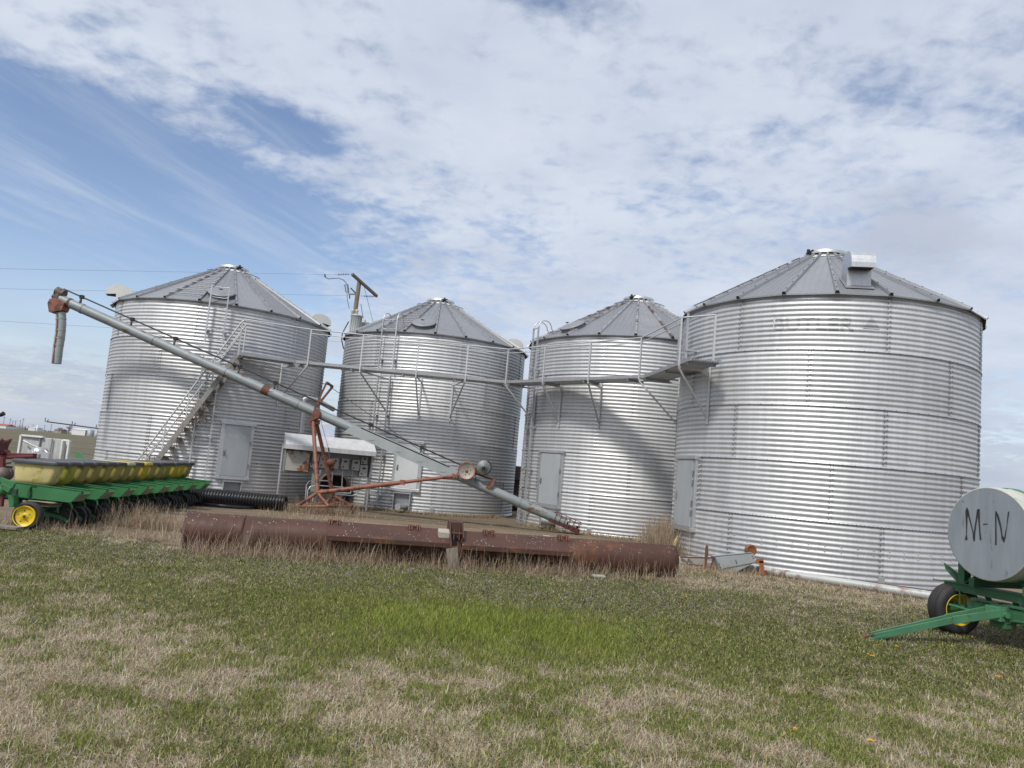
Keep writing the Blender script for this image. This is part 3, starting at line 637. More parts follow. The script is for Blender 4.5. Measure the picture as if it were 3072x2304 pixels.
# shaft over the tube, in bearings
q = MB(); ts, te = (va(1395, 1412)-boot).dot(ax), LT-.05
q.tube(al(ts, RA+.16), al(te, RA+.16), .02, 8)
q.build('drive_shaft', M['blackmetal'], aug)
for px, py in ((232, 918), (385, 983), (515, 1040), (710, 1120), (818, 1165), (1107, 1287), (1260, 1355)):
    t = (va(px, py)-boot).dot(ax); q = MB()
    q.box(al(t, RA+.16), .10, .09, .10, 0); q.beam(al(t-.03, RA-.02, -.05), al(t, RA+.14, 0), .03, .03); q.beam(al(t-.05, RA-.02, .06), al(t+.02, RA+.18, .0), .03, .03)
    q.build('shaft_bearing', M['blackmetal'], aug)
# head: orange hood, gearbox and hanging spout
hd = al(LT-.12); q = MB()
hp = [va(x, y) for x, y in ((153, 912), (157, 940), (166, 939), (194, 934), (204, 912), (176, 898), (160, 900))]
q.prism([p+Vector((0, -.17, 0)) for p in hp], Vector((0, .34, 0)))
q.build('discharge_hood', M['orange'], aug, .015); q = MB(); q.tube(al(LT-.42), al(LT-.36), RA+.012, 24); q.build('hood_clamp', M['rustplain'], aug)
q = MB(); q.tube(al(LT-.12, -.16), al(LT+.08, -.16), .10, 14); q.tube(al(LT-.14, .16), al(LT+.10, .16), .13, 14)
q.hexa([al(t, u, s_) for u in (-.2, .26) for t, s_ in ((LT-.08, -.12), (LT+.04, -.12), (LT+.04, .12), (LT-.08, .12))]); q.tube(al(LT-.05, .0), al(LT+.13, .0), .07, 10)
q.build('gearbox', M['blackrust'], aug, .012)
sp = [va(x, y) for x, y in ((183, 938), (183, 970), (181, 1000), (178, 1020), (174, 1045), (169, 1091))]
q = MB(); q.path(sp, [.125, .13, .128, .13, .128, .122], 22)
for f, e in ((.12, .136), (.34, .134), (.55, .136), (.72, .134), (.9, .13)):
    i = f*(len(sp)-1); k = int(i); c = sp[k].lerp(sp[k+1], i-k); d = (sp[k+1]-sp[k]).normalized(); q.tube(c-d*.012, c+d*.012, e, 22)
spo = q.build('spout', M['augergrey2'], aug)
q = MB()
for k in range(5):
    f = Vector((0, -.131, 0)); w = [.03, .05, .035, .05, .02][k]
    q.add([sp[k]+f+Vector((-w*.5-.02, 0, 0)), sp[k]+f+Vector((w*.5-.02, 0, 0)), sp[k+1]+f+Vector((.03-.02, 0, 0)), sp[k+1]+f+Vector((-.03-.02, 0, 0))], [(0, 1, 2, 3)])
q.build('rust_seam', M['rustplain'], spo)
# drive pulley, belt, motor and its bracket
pc = va(1400, 1413, -.34); q = MB()
q.lathe([(.0, .0), (.19, .0), (.2, -.012), (.222, -.02), (.232, -.02), (.232, .02), (.215, .03), (.222, .045), (.222, .06), (0, .06)], pc, (0, 1, 0), 40)
pul = q.build('pulley', M['pulleygrey'], aug)
q = MB(); q.lathe([(.205, -.014), (.222, -.024), (.236, -.022), (.236, .025), (.222, .028)], pc, (0, 1, 0), 40); q.lathe([(0, -.018), (.04, -.016), (.045, .0)], pc, (0, 1, 0), 14)
q.build('pulley_rim', M['rustorange'], pul)
q = MB()
for t in range(6): q.lathe([(0, -.004), (.016, -.003)], pc+Vector((.105*math.cos(t*PI/3+.3), 0, .105*math.sin(t*PI/3+.3))), (0, 1, 0), 10)
q.build('bolt_hole', M['rustplain'], pul)
mc = va(1451, 1403, -.30); q = MB()
q.lathe([(.0, -.09), (.07, -.09), (.075, -.07), (.17, -.06), (.2, -.035), (.205, .0), (.205, .3), (.17, .36), (0, .38)], mc, (0, 1, 0), 32)
mot = q.build('motor', M['motorgrey'], aug)
q = MB(); q.lathe([(.0, -.17), (.045, -.17), (.05, -.16), (.045, -.09), (0, -.09)], mc, (0, 1, 0), 14)
for t in range(18):
    a = -1.1+t*.13; q.box(mc+Vector((.208*math.cos(a), .1, .208*math.sin(a))), .03, .3, .012, 0, R=Matrix.Rotation(-a, 3, 'Y'))
q.build('motor_fins', M['blackmetal'], mot)
q = MB(); pm = mc+Vector((0, -.17, 0)); pp = pc+Vector((0, .0, 0)); pm.y = pp.y
dv = (pm-pp).normalized(); nv = Vector((-dv.z, 0, dv.x))
for s_ in (-1, 1): q.beam(pp+nv*.235*s_, pm+nv*.05*s_, .012, .014, (0, 1, 0))
q.build('belt', M['rubber'], aug)
q = MB()
q.beam(va(1436, 1390, -.2), va(1426, 1424, -.2), .09, .05, (0, 1, 0)); q.beam(va(1436, 1390, -.1), va(1426, 1424, -.1), .09, .05, (0, 1, 0))
q.beam(va(1425, 1420, -.16), va(1482, 1440, -.16), .05, .07, (0, 1, 0)); q.beam(va(1428, 1405, -.2), va(1427, 1450, -.2), .02, .02)
q.build('motor_mount', M['rustplain'], aug)
q = MB(); q.beam(va(1482, 1436, -.17), va(1474, 1462, -.17), .06, .05, (0, 1, 0)); q.hexa([va(x, y, -.15+dy) for dy in (-.02, .02) for x, y in ((1462, 1452), (1480, 1459), (1474, 1467), (1458, 1461))]); q.box(va(1468, 1455, -.08), .10, .16, .05, 0)
q.build('mount_bracket', M['orange'], aug)
# intake boot with guard rods
q = MB(); bl = (va(1648, 1555)-boot).dot(ax)
q.hexa([al(t, u, s_) for u in (-.13, .0) for t, s_ in ((-.02, -.12), (bl, -.12), (bl, .12), (-.02, .12))])
q.build('intake_trough', M['redtrough'], aug)
q = MB(); q.tube(al(bl*.45, .02), al(tb+.02, 0), RA*.98, 24); q.build('tube_end', M['augergrey'], aug)
q = MB()
for t in np.linspace(.05, bl*.85, 6):
    q.path([al(t, -.05, -.15), al(t, .12, -.12), al(t, .19, 0), al(t, .12, .12), al(t, -.05, .15)], .009, 5)
for s_ in (-.12, 0, .12): q.tube(al(.0, .13 if s_ else .19, s_), al(bl*.9, .13 if s_ else .19, s_), .008, 5)
for t in range(14):
    a = t*.9; q.beam(al(t*.06, 0, 0), al(t*.06+.03, .1*math.cos(a), .1*math.sin(a)), .06, .008)
q.build('intake_guard', M['rustplain'], aug)
# undercarriage
Ya = VA.y; q = MB()
Wl, Wr = gr(862, 1522, .16), gr(1058, 1524, .16)
FL = Vector((-5.75, Ya-.95, .22)); FR = Vector((-4.05, Ya-.55, .22)); BLk = Vector((-5.45, Ya+.95, .22)); BRk = Vector((-3.75, Ya+1.2, .22))
FL = at(890, 1519, Ya-.75); FR = at(985, 1519, Ya-.95); BRk = at(1056, 1518, Ya+.55); BLk = at(980, 1508, Ya+.85)
hub = at(953, 1478, Ya-.8); hub2 = at(1000, 1487, Ya+.62)
apex = va(945, 1255); top1 = va(939, 1262, -.15); top2 = va(948, 1262, .18)
q.tube(hub, top1, .055, 12, .05); q.tube(hub2, top2, .055, 12, .05)
q.tube(hub, FL, .045, 10); q.tube(hub, FR, .045, 10); q.tube(hub2, BRk, .045, 10); q.tube(hub2, BLk, .045, 10)
q.tube(FL, FR, .035, 10); q.tube(BLk, BRk, .035, 10); q.tube(BLk+U*.06, BRk+U*.05+Vector((-.2, 0, 0)), .03, 8)
q.tube(FL, BLk, .035, 10); q.tube(FR, BRk, .035, 10)
q.build('undercarriage', M['orange'], aug)
q = MB(); dq = (va(966, 1215)-va(940, 1215)); 
w1, w2 = va(945, 1225, -.17), va(945, 1225, .17)
pk1, pk2 = va(980, 1147, -.1), va(998, 1160, .12)
q.beam(w1, pk1, .05, .05); q.beam(w2, pk2, .05, .05); q.beam(pk1, pk2, .06, .05)
for w in (-.17, .17): q.hexa([va(x, y, w+dy) for dy in (-.02, .02) for x, y in ((932, 1252), (954, 1262), (962, 1232), (944, 1222))])
q.tube(va(940, 1245, -.2), va(940, 1245, .2), .04, 8)
q.beam(va(932, 1262, -.12), va(958, 1250, -.12), .06, .2, (0, 1, 0)); q.box(va(942, 1265), .26, .3, .12, 0)
q.build('tower', M['orangedark'], aug)
q = MB(); la_ = va(1365, 1428, -.2)
q.tube(hub, hub.lerp(la_, .62), .058, 12); q.tube(hub.lerp(la_, .6), la_, .046, 12); q.box(hub.lerp(la_, .61), .12, .13, .13); q.box(la_, .16, .1, .1)
q.build('lift_arm', M['orange'], aug)
q = MB(); wy = Ya-.15; wc = at(992, 1388, wy)
q.lathe([(.0, -.12), (.1, -.12), (.1, -.1), (.05, -.09), (.05, .09), (.1, .1), (.1, .12), (0, .12)], wc, (0, 1, 0), 16)
q.box(wc+Vector((.02, .05, -.12)), .14, .1, .22); q.beam(wc+Vector((.06, -.1, -.12)), at(1030, 1395, wy-.1), .025, .02); q.tube(wc+Vector((-.05, .05, .1)), wc+Vector((-.12, .08, .4)), .02, 8)
q.build('winch', M['rustplain'], aug)
q = MB()
cbl = [va(990, 1160, 0), va(1160, 1280, 0), va(1300, 1378, -.05), va(1365, 1425, -.15)]
q.path(cbl, .009, 5); q.path([va(985, 1155), va(700, 1062), va(455, 1000)], .007, 5); q.path([va(985, 1155), va(690, 1072), va(385, 992)], .007, 5)
q.path([va(955, 1235, -.18), at(985, 1345, Ya-.2), wc], .006, 5)
q.build('lift_cable', M['tarwire'], aug)
for P in (FL, BRk):
    q = MB(); q.beam(P, P+Vector((0, 0, -.08)), .06, .06); q.lathe([(0, -.03), (.075, -.03), (.085, -.02), (.085, .02), (.075, .03), (0, .03)], Vector((P.x, P.y, .085)), (0, 1, 0), 18)
    q.beam(Vector((P.x-.03, P.y-.04, .085)), P+Vector((0, -.04, 0)), .015, .03); q.build('castor', M['rustplain'], aug)
# ------------------------------------------------------------------ electric panel under its hood
YL, YR = 22.3, 23.3
def pn(x, y, dy=0.):                 # point on the panel's upright plane
    A = np.array([-6.1, YL+dy]); Bq = np.array([-3.95, YR+dy]); n = np.array([-(Bq-A)[1], (Bq-A)[0]]); d = ray(x, y)
    return Vector(O3+d*((A-O3[:2])@n)/(d[:2]@n))
pd = Vector((2.15, 1.0, 0)).normalized(); pnn = Vector((pd.y, -pd.x, 0)); prz = math.atan2(pd.y, pd.x)
el = thing('electric_panel_stand', 'electric switch boxes under a sloping metal hood between the two left bins', 'electric panel', (pn(990, 1500).x, pn(990, 1500).y, 0))
q = MB(); bl_, br_ = pn(857, 1345), pn(1108, 1375); zt, zbL = bl_.z+.1, pn(852, 1415).z
Lb = (Vector((br_.x-bl_.x, br_.y-bl_.y, 0))).length
def PP(f, z, o=0.): p = Vector((bl_.x, bl_.y, 0)).lerp(Vector((br_.x, br_.y, 0)), f)+pnn*o; p.z = z; return p
zb_ = pn(1100, 1432).z
q.hexa([PP(f, z, o) for z in (zb_, zt+.15) for f, o in ((0, .02), (1, .02), (1, -.01), (0, -.01))])
q.hexa([PP(f, z, o) for z in (zb_, zt) for f, o in ((-.012, .22), (.0, .22), (.0, -.02), (-.012, -.02))]); q.hexa([PP(f, z, o) for z in (zb_, zt) for f, o in ((1.0, .22), (1.012, .22), (1.012, -.02), (1.0, -.02))])
q.build('backboard', M['galvmid2'], el)
q = MB(); zr, zf, zl_ = pn(990, 1313, 0).z, pn(990, 1345, -.4).z, pn(990, 1355, -.4).z-.02
hk = [(-.02, zr+.02), (.44, zf+.015), (.44, zl_), (.43, zl_), (.43, zf), (-.02, zr)]
q.prism([PP(-.03, z, o) for o, z in hk], PP(1.03, 0)-PP(-.03, 0))
for f in (-.03, 1.028): q.prism([PP(f, z, o) for o, z in ((0, zr), (.43, zf), (.43, zl_), (0, zl_))], (PP(.002, 0)-PP(0, 0)))
q.build('hood', M['hoodsteel'], el)
for f in (-.03, 1.03):
    q = MB(); q.tube(PP(f, -.05, -.03), PP(f, zt, -.03), .035, 12); q.build('post', M['galv'], el)
def ebox(x0, y0, x1, y1, dep, mt, name='switch_box', knob=True, slot=True):
    a, b_ = pn(x0, y0, -.02), pn(x1, y1, -.02); w = (Vector((b_.x-a.x, b_.y-a.y, 0))).length; h = a.z-b_.z; c = (a+b_)/2+pnn*(dep/2+.03)
    q = MB(); q.box(c, w, dep, h, prz); o = q.build(name, M[mt], el, .008)
    if knob or slot:
        q = MB()
        if knob: q.lathe([(.022, 0), (.022, .012), (0, .014)], c+pnn*dep/2+pd*(-w*.25)-U*h*.28, pnn, 12)
        if slot: q.box(c+pnn*(dep/2+.003)+U*h*.22, w*.42, .008, .05, prz)
        q.build('switch', M['blackmetal'], o)
    return o
big = ebox(858, 1349, 919, 1415, .18, 'boxrust', 'meter_cabinet', False, False)
a, b_ = pn(866, 1350, -.2), pn(916, 1376, -.2); q = MB(); q.box((a+b_)/2+pnn*.02, (a-b_).length*.9, .03, abs(a.z-b_.z), prz); q.build('cabinet_door', M['boxgrey'], big, .01)
for bx in ((935, 1361, 954, 1385), (958, 1366, 976, 1404), (990, 1373, 1011, 1407), (1023, 1374, 1042, 1409), (1054, 1378, 1074, 1412), (1078, 1394, 1097, 1430), (1082, 1369, 1098, 1393)): ebox(*bx, .12, 'boxgrey')
ebox(929, 1390, 936, 1402, .06, 'galv', 'outlet_box', False, True); ebox(938, 1391, 944, 1408, .06, 'galv', 'outlet_box', False, False); ebox(925, 1408, 932, 1418, .05, 'galvdark', 'outlet_box', False, True); ebox(957, 1408, 962, 1420, .05, 'galv', 'outlet_box', False, False)
q = MB()
def con(*pp, r=.018): q.path([pn(x, y, .0)+pnn*.02 for x, y in pp], r, 8)
con((1027, 1410), (1025, 1462)); con((1057, 1412), (1052, 1480), (1004, 1478)); con((1080, 1430), (1076, 1470), (1068, 1484), (1055, 1487), (1003, 1482))
con((916, 1497), (919, 1455), (926, 1444), (940, 1440), (985, 1443)); con((921, 1500), (923, 1470), (932, 1459), (950, 1456), (1030, 1462)); con((937, 1505), (940, 1488), (950, 1474), (965, 1470), (985, 1474)); con((997, 1413), (994, 1460))
q.build('conduit', M['galv'], el)
q = MB(); q.path([at(903, 1300, 23.6), at(911, 1210, 23.6), at(914, 1198, 23.6), at(922, 1194, 23.65), at(950, 1200, 24.2), at(1000, 1228, 25.2)], .075, 14)
single(q, 'vent_pipe', M['galv'], 'grey elbowed duct rising behind the electric panel hood', 'duct')
q = MB(); c = Vector((-5.35, 24.55, .6)); q.lathe([(.30, -.3), (.5, -.28), (.5, .3), (.42, .34)], c, (.3, -1, 0), 28); q.lathe([(0, -.2), (.3, -.29)], c, (.3, -1, 0), 28); q.box(c-U*.35, .8, .6, .5, .3)
single(q, 'aeration_fan', M['blackrust'], 'dark round aeration fan housing on the ground behind the electric panel', 'fan')

# ------------------------------------------------------------------ green row planter with yellow seed hoppers
pl = thing('row_planter', 'green row planter with a long row of dirty yellow seed hoppers under charcoal lids', 'planter', (-8.0, 16.2, 0))
N = 15; Y0, Y1 = 12.75, 19.75
lid_px = [171, 212, 252, 290, 325, 357, 383, 411, 438, 461, 487, 506, 531, 548, 569]
hm = ['hopa', 'hopb', 'hopc', 'hopc', 'hopc', 'hopc', 'hopc', 'hopc', 'hopd', 'hopc', 'hopc', 'hopc', 'hopa2', 'hopd', 'hopc']
def soft(q, prof, y0, y1, m=0):       # lofted box with rounded corners; prof = [(z, xmin, xmax, inset y)]
    vs = []; n = None
    for z, xa, xb, iy in prof:
        ya, yb = y0+iy, y1-iy; r = min(.065, (yb-ya)*.3); ring = []
        for cx, cy, s in ((xb-r, ya+r, -PI/2), (xb-r, yb-r, 0), (xa+r, yb-r, PI/2), (xa+r, ya+r, PI)):
            for t in range(4): an = s+t*PI/6; ring.append(Vector((cx+r*math.cos(an), cy+r*math.sin(an), z)))
        vs += ring; n = len(ring)
    q.add(vs, [(j*n+i, j*n+(i+1) % n, (j+1)*n+(i+1) % n, (j+1)*n+i) for j in range(len(prof)-1) for i in range(n)], m, True)
    q.add(vs[:n], [tuple(range(n-1, -1, -1))], m); q.add(vs[-n:], [tuple(range(n))], m)
ys = [Y0+(Y1-Y0)*i/(N-1) for i in range(N)]
for i in range(N):
    y = ys[i]; P = at(lid_px[i], 1384, y-.2); xr = P.x; lidz = 1.065; w = .74; dy = .125
    q = MB(); top = lidz-.045; no_lid = i in (6, 8)
    soft(q, [(.655, xr-w+.16, xr-.20, .06), (.69, xr-w+.05, xr-.125, .015), (.745, xr-w+.03, xr-.085, .0), (top-.12, xr-w+.01, xr-.045, -.0), (top-.03, xr-w, xr-.022, -.01), (top, xr-w, xr-.012, -.014)], y-dy, y+dy)
    hp_ = q.build('seed_hopper', M[hm[i]], pl)
    q = MB()
    soft(q, [(top-.015, xr-w-.02, xr+.012, -.03), (top+.025, xr-w-.025, xr+.016, -.034), (top+.045, xr-w-.01, xr+.0, -.02)], y-dy-.02, y+dy+.02)
    q.build('hopper_lid', M['lid'] if not no_lid else M['hopd' if i == 8 else 'hoppale'], hp_)
    if i == 0:
        q = MB(); q.box((xr-w+.05, y-dy-.012, .62), .09, .02, .10); q.build('plate', M['hopa'], hp_)
# channel arms behind every second row
arm_px = [259, 335, 399, 456, 505, 549, 589, 627]
for j in range(8):
    y = Y0-.05+j*(Y1-Y0)/7.3; P = at(arm_px[j], 1470, y-.3); xr = P.x-.10; xl = xr-1.18; z1, z0 = .655, .455; q = MB(); th = .012
    for e in (-.22, .10):
        pts = [(xl, z0+.02), (xr-.20, z0), (xr-.15, z0+.012), (xr, z1), (xl, z1+.05)]
        q.prism([Vector((x, y+e, z)) for x, z in pts], (0, th, 0))
        q.beam(Vector((xl, y+e+.006, z1+.05)), Vector((xr, y+e+.006, z1)), .035, .012)
    q.prism([Vector((xr-.14, y-.21, z0+.02)), Vector((xr-.035, y-.21, z1-.055)), Vector((xr-.035, y+.10, z1-.055)), Vector((xr-.14, y+.10, z0+.02))], (.006, 0, -.003), 2)
    q.hexa([Vector((x, yy, z)) for z in (z0+.0, z0+.012) for x, yy in ((xl, y-.21), (xr-.2, y-.21), (xr-.2, y+.1), (xl, y+.1))], 1)  # channel floor, shade of the open recess put into a darker green
    q.hexa([Vector((x, yy, z)) for z in (z0+.015, z1-.03) for x, yy in ((xl, y+.075), (xr-.16, y+.075), (xr-.16, y+.094), (xl, y+.094))], 1)  # inner face in the same dark green, as painted shade
    arm = q.build('channel_arm', [M['green'], M['greendark'], M['dustygreen']], pl)
    if j == 0:
        q = MB()
        q.tube((xl+.36, y-.235, .56), (xl+.36, y-.205, .56), .03, 10); q.box((xl+.36, y-.24, .61), .02, .03, .06); q.box((xl+.36, y-.235, .52), .045, .03, .05); q.box((xl+.40, y-.225, .66), .09, .01, .02)
        q.build('arm_bolt', M['greendark'], arm)
# row units: body, closing wheel arm, wheels
for i in range(N):
    y = ys[i]+.1; xr = at(lid_px[i], 1384, ys[i]).x-.02; q = MB()
    q.hexa([Vector((x, yy, z)) for z, o in ((.16, .12), (.40, 0)) for x, yy in ((xr-.62+o, y-.10), (xr+.05-o, y-.10), (xr+.05-o, y+.10), (xr-.62+o, y+.10))])
    q.beam((xr-.5, y, .40), (xr-.5, y, .60), .12, .12); q.beam((xr-.1, y, .38), (xr-.1, y, .60), .1, .1)
    q.tube((xr-.3, y-.08, .20), (xr-.3, y+.08, .20), .19, 20)
    ru = q.build('row_unit', M['greendark'], pl, .008)
    q = MB()                                 # slotted handle
    q.path([(xr-.06, y-.13, .39), (xr+.10, y-.13, .385), (xr+.14, y-.13, .36), (xr+.18, y-.13, .25)], .016, 6); q.path([(xr+.09, y-.09, .385), (xr+.13, y-.09, .36), (xr+.165, y-.09, .25)], .016, 6)
    q.build('depth_handle', M['green'] if i < 6 else M['greendark'], ru)
    q = MB(); cx = xr+.16
    for e in (-.12, .10): q.prism([Vector((x, y+e, z)) for x, z in ((cx-.28, .20), (cx-.22, .16), (cx-.1, .185), (cx+.08, .15), (cx+.2, .10), (cx+.21, .14), (cx+.06, .21), (cx-.1, .235), (cx-.26, .25))], (0, .025, 0))
    q.build('closing_arm', M['greenfade'] if i % 3 else M['green'], ru)
    q = MB()
    for e in (-.08, .06): q.lathe([(0, -.012), (.12, -.012), (.15, -.022), (.165, -.012), (.168, .0), (.165, .015), (.14, .02), (0, .012)], Vector((cx+.10, y+e, .165)), (.12, 1, 0), 30)
    q.build('closing_wheel', M['rubber'], ru)
q = MB()
xa = at(120, 1450, Y0).x; xb = at(520, 1440, Y1).x
q.beam((xa-.25, Y0-.3, .52), (xb-.28, Y1+.4, .52), .16, .16); q.beam((xa-.55, Y0-.2, .46), (xb-.62, Y1+.4, .46), .14, .14)
q.build('toolbar', M['greendark'], pl, .01)
for i in range(0, N, 2):                     # seed hoses drooping under the hoppers
    y = ys[i]+.25; xr = at(lid_px[i], 1384, ys[i]).x; q = MB()
    q.path([(xr-.3, y-.05, .66), (xr-.1, y-.02, .63), (xr+.02, y, .52), (xr-.02, y+.05, .36), (xr-.12, y+.08, .26)], .018, 6); q.build('seed_hose', M['rubber'], pl)
# end-of-row carrying wheel
wc = at(78, 1555, 12.2); wc.z = .265*.72+.07; wc = Vector((at(78, 1555, 12.2).x, 12.15, .215)); q = MB()
q.lathe([(.19, -.07), (.2, -.082), (.235, -.08), (.258, -.05), (.265, 0), (.258, .06), (.235, .085), (.18, .085)], wc+Vector((.02, .05, .01)), (-.16, 1, 0), 44, sc=.83)
ty = q.build('carrying_wheel', M['rubber'], pl)
q = MB(); q.lathe([(.0, -.06), (.05, -.06), (.06, -.045), (.13, -.04), (.165, -.055), (.186, -.085), (.196, -.085), (.196, .0)], wc+Vector((-.005, .04, .0)), (-.16, 1, 0), 44, sc=.83)
rim = q.build('rim', M['yellow'], ty)
q = MB(); q.lathe([(.0, -.085), (.022, -.085), (.028, -.06)], wc+Vector((-.005, .04, .0)), (-.16, 1, 0), 12, sc=.83)
for t in range(5): q.lathe([(0, -.052), (.011, -.05)], wc+Vector((.09*math.cos(t*1.257+.4)-.005, .04, .09*math.sin(t*1.257+.4))), (-.16, 1, 0), 8)
q.build('hub_bolt', M['rustplain'], rim)
q = MB(); a = at(62, 1499, 12.4); b_ = at(160, 1519, 12.4)
soft(q, [(b_.z-.02, a.x, b_.x-.03, .02), (b_.z+.05, a.x, b_.x, 0), (a.z-.02, a.x+.06, b_.x+.0, 0), (a.z, a.x+.08, b_.x-.03, .03)], 12.4, 12.72)
q.build('insecticide_box', M['boxolive'], pl)
q = MB()                                     # hitch and brackets at the near left end
def pq(pts, Y, dy, m='x'): q.prism([at(x, y, Y) for x, y in pts], (0, dy, 0))
pq([(0, 1432), (38, 1446), (43, 1452), (33, 1470), (28, 1485), (14, 1474), (0, 1440)], 12.1, .05); pq([(2, 1450), (32, 1464), (24, 1478), (0, 1462)], 11.9, .04)
pq([(24, 1485), (42, 1485), (40, 1520), (28, 1522)], 12.3, .12); q.lathe([(.0, -.03), (.07, -.03), (.08, .0), (.08, .08)], at(0, 1470, 12.0), (0, 1, 0), 18)
q.tube(at(-20, 1445, 12.3), at(40, 1450, 12.5), .05, 10)
q.build('end_bracket', M['green'], pl)
q = MB(); pq([(0, 1480), (8, 1478), (4, 1520), (0, 1520)], 12.0, .06); q.build('coulter_post', M['redpaint'], pl)
q = MB(); pq([(224, 1374), (224, 1362), (232, 1354), (238, 1357), (257, 1376)], 15.4, .05); q.build('mast_plate', M['greenfade'], pl)
# yellowing plank lying by the wheel
q = MB(); q.beam(at(-60, 1573, 11.9), at(60, 1585, 11.95), .22, .035); single(q, 'plank', M['wood'], 'bleached plank lying on the ground at the left edge beside the yellow wheel', 'plank')

# ------------------------------------------------------------------ old red implement at the left edge
rd = thing('tillage_implement', 'old dark red tillage implement with bundled shanks at the left edge', 'implement', (at(40, 1400, 16).x, 16, 0))
q = MB(); q.beam(at(-60, 1366, 16.5), at(104, 1370, 16.3), .13, .13); q.beam(at(22, 1372, 16.2), at(102, 1369, 16.2), .07, .05)
q.beam(at(3, 1373, 15.8), at(3, 1416, 15.8), .10, .14); q.beam(at(-60, 1376, 16), at(8, 1376, 16), .12, .12); q.beam(at(18, 1362, 16.4), at(14, 1352, 16.4), .2, .1)
q.build('frame', M['redpaint'], rd, .01)
for i in range(9):
    q = MB(); x = -18+i*4.5+random.uniform(-2, 2); Y = 16.1+.12*i
    q.path([at(x-4, 1376, Y), at(x-2, 1350, Y), at(x+3+random.uniform(-2, 2), 1332, Y), at(x+14, 1321+random.uniform(-4, 6), Y+.1)], [.05, .045, .04, .032], 7); q.build('shank', M['redpaint'], rd)
q = MB(); q.tube(at(-10, 1400, 16), at(34, 1402, 16.6), .03, 8); q.tube(at(5, 1394, 16), at(32, 1388, 16.6), .02, 8); q.lathe([(0, -.1), (.14, -.1), (.16, 0), (.14, .1), (0, .1)], at(4, 1425, 15.6), (.3, 1, 0), 20)
q.lathe([(0, -.05), (.12, -.05), (.12, .05), (0, .05)], at(22, 1422, 15.9), (.3, 1, 0), 16); q.build('linkage', M['blackrust'], rd)
q = MB(); q.path([at(-30, 1250, 16.5), at(-4, 1246, 16.5), at(4, 1244, 16.5), at(12, 1240, 16.5)], [.03, .04, .045, .05], 8); q.build('raised_arm', M['blackmetal'], rd)

# ------------------------------------------------------------------ weathered white box beyond the planter
Yb = 20.5; wb = thing('wagon_box', 'weathered white panelled box standing in the field edge behind the yellow hoppers', 'box', (at(130, 1380, Yb).x, Yb, 0))
q = MB(); c = [at(67, 1309, Yb), at(186, 1317, Yb)]; x0, x1 = c[0].x, c[1].x; zt = (c[0].z+c[1].z)/2+.0; zb = .35
q.hexa([Vector((x, y, z)) for z in (zb, zt) for x, y in ((x0, Yb), (x1, Yb+.05), (x1-.2, Yb+.5), (x0, Yb+.5))]); q.build('body', M['boxwhite'], wb, .01)
q = MB()
for px in (118, 154): xx = at(px, 1340, Yb).x; q.box((xx, Yb-.012, (zb+zt)/2), .025, .03, zt-zb)
q.build('seam_strip', M['galvdark'], wb)
q = MB(); q.box(((x0+x1)/2-.25, Yb+.0, zt+.02), (x1-x0)*.55, .1, .05); q.box((x0-.02, Yb, zt-.4), .05, .1, .85); q.build('edge_trim', M['white'], wb)
xe = at(207, 1330, Yb).x; q = MB()
for a, b2 in (((x1+.03, zt-.02), (xe, zt-.02)), ((xe, zt-.02), (xe, zb+.35)), ((x1+.03, zt-.02), (x1+.03, zb))): q.beam((a[0], Yb+.02, a[1]), (b2[0], Yb+.02, b2[1]), .05, .1, (0, 1, 0))
q.hexa([Vector((x, y, z)) for z in (zb+.35, zt-.04) for x, y in ((x1, Yb+.2), (xe-.06, Yb+.2), (xe-.06, Yb+.22), (x1, Yb+.22))]); q.build('end_frame', M['white'], wb, .01)
q = MB(); q.hexa([Vector((x, y, z)) for z in (zb+.25, zb+.38) for x, y in ((x1, Yb), (xe, Yb), (xe, Yb+.3), (x1, Yb+.3))]); q.build('sill', M['blackrust'], wb)
fc = at(113, 1362, Yb-.4); q = MB(); q.lathe([(0, -.14), (.1, -.14), (.17, -.08), (.19, .02), (.18, .2), (0, .22)], fc, (0, 1, 0), 26)
for t in range(10): q.beam(fc+Vector((.04*math.cos(t*.63), -.145, .04*math.sin(t*.63))), fc+Vector((.13*math.cos(t*.63), -.13, .13*math.sin(t*.63))), .02, .012)
q.build('blower', M['galv'], wb)
q = MB(); q.path([at(71, 1322, Yb-.1), at(100, 1337, Yb-.2), at(132, 1349, Yb-.35), at(147, 1362, Yb-.4)], .025, 6); q.path([at(110, 1344, Yb-.2), at(128, 1360, Yb-.4)], .02, 6); q.path([at(122, 1350, Yb-.2), at(140, 1362, Yb-.4)], .02, 6); q.box(at(141, 1366, Yb-.4), .2, .2, .16); q.build('linkage_arm', M['galv'], wb)
q = MB()
for x in (x0+.15, x1-.15):
    for y in (Yb+.1, Yb+.42): q.beam((x, y, 0), (x, y, zb), .1, .1)
q.build('leg', M['blackrust'], wb)

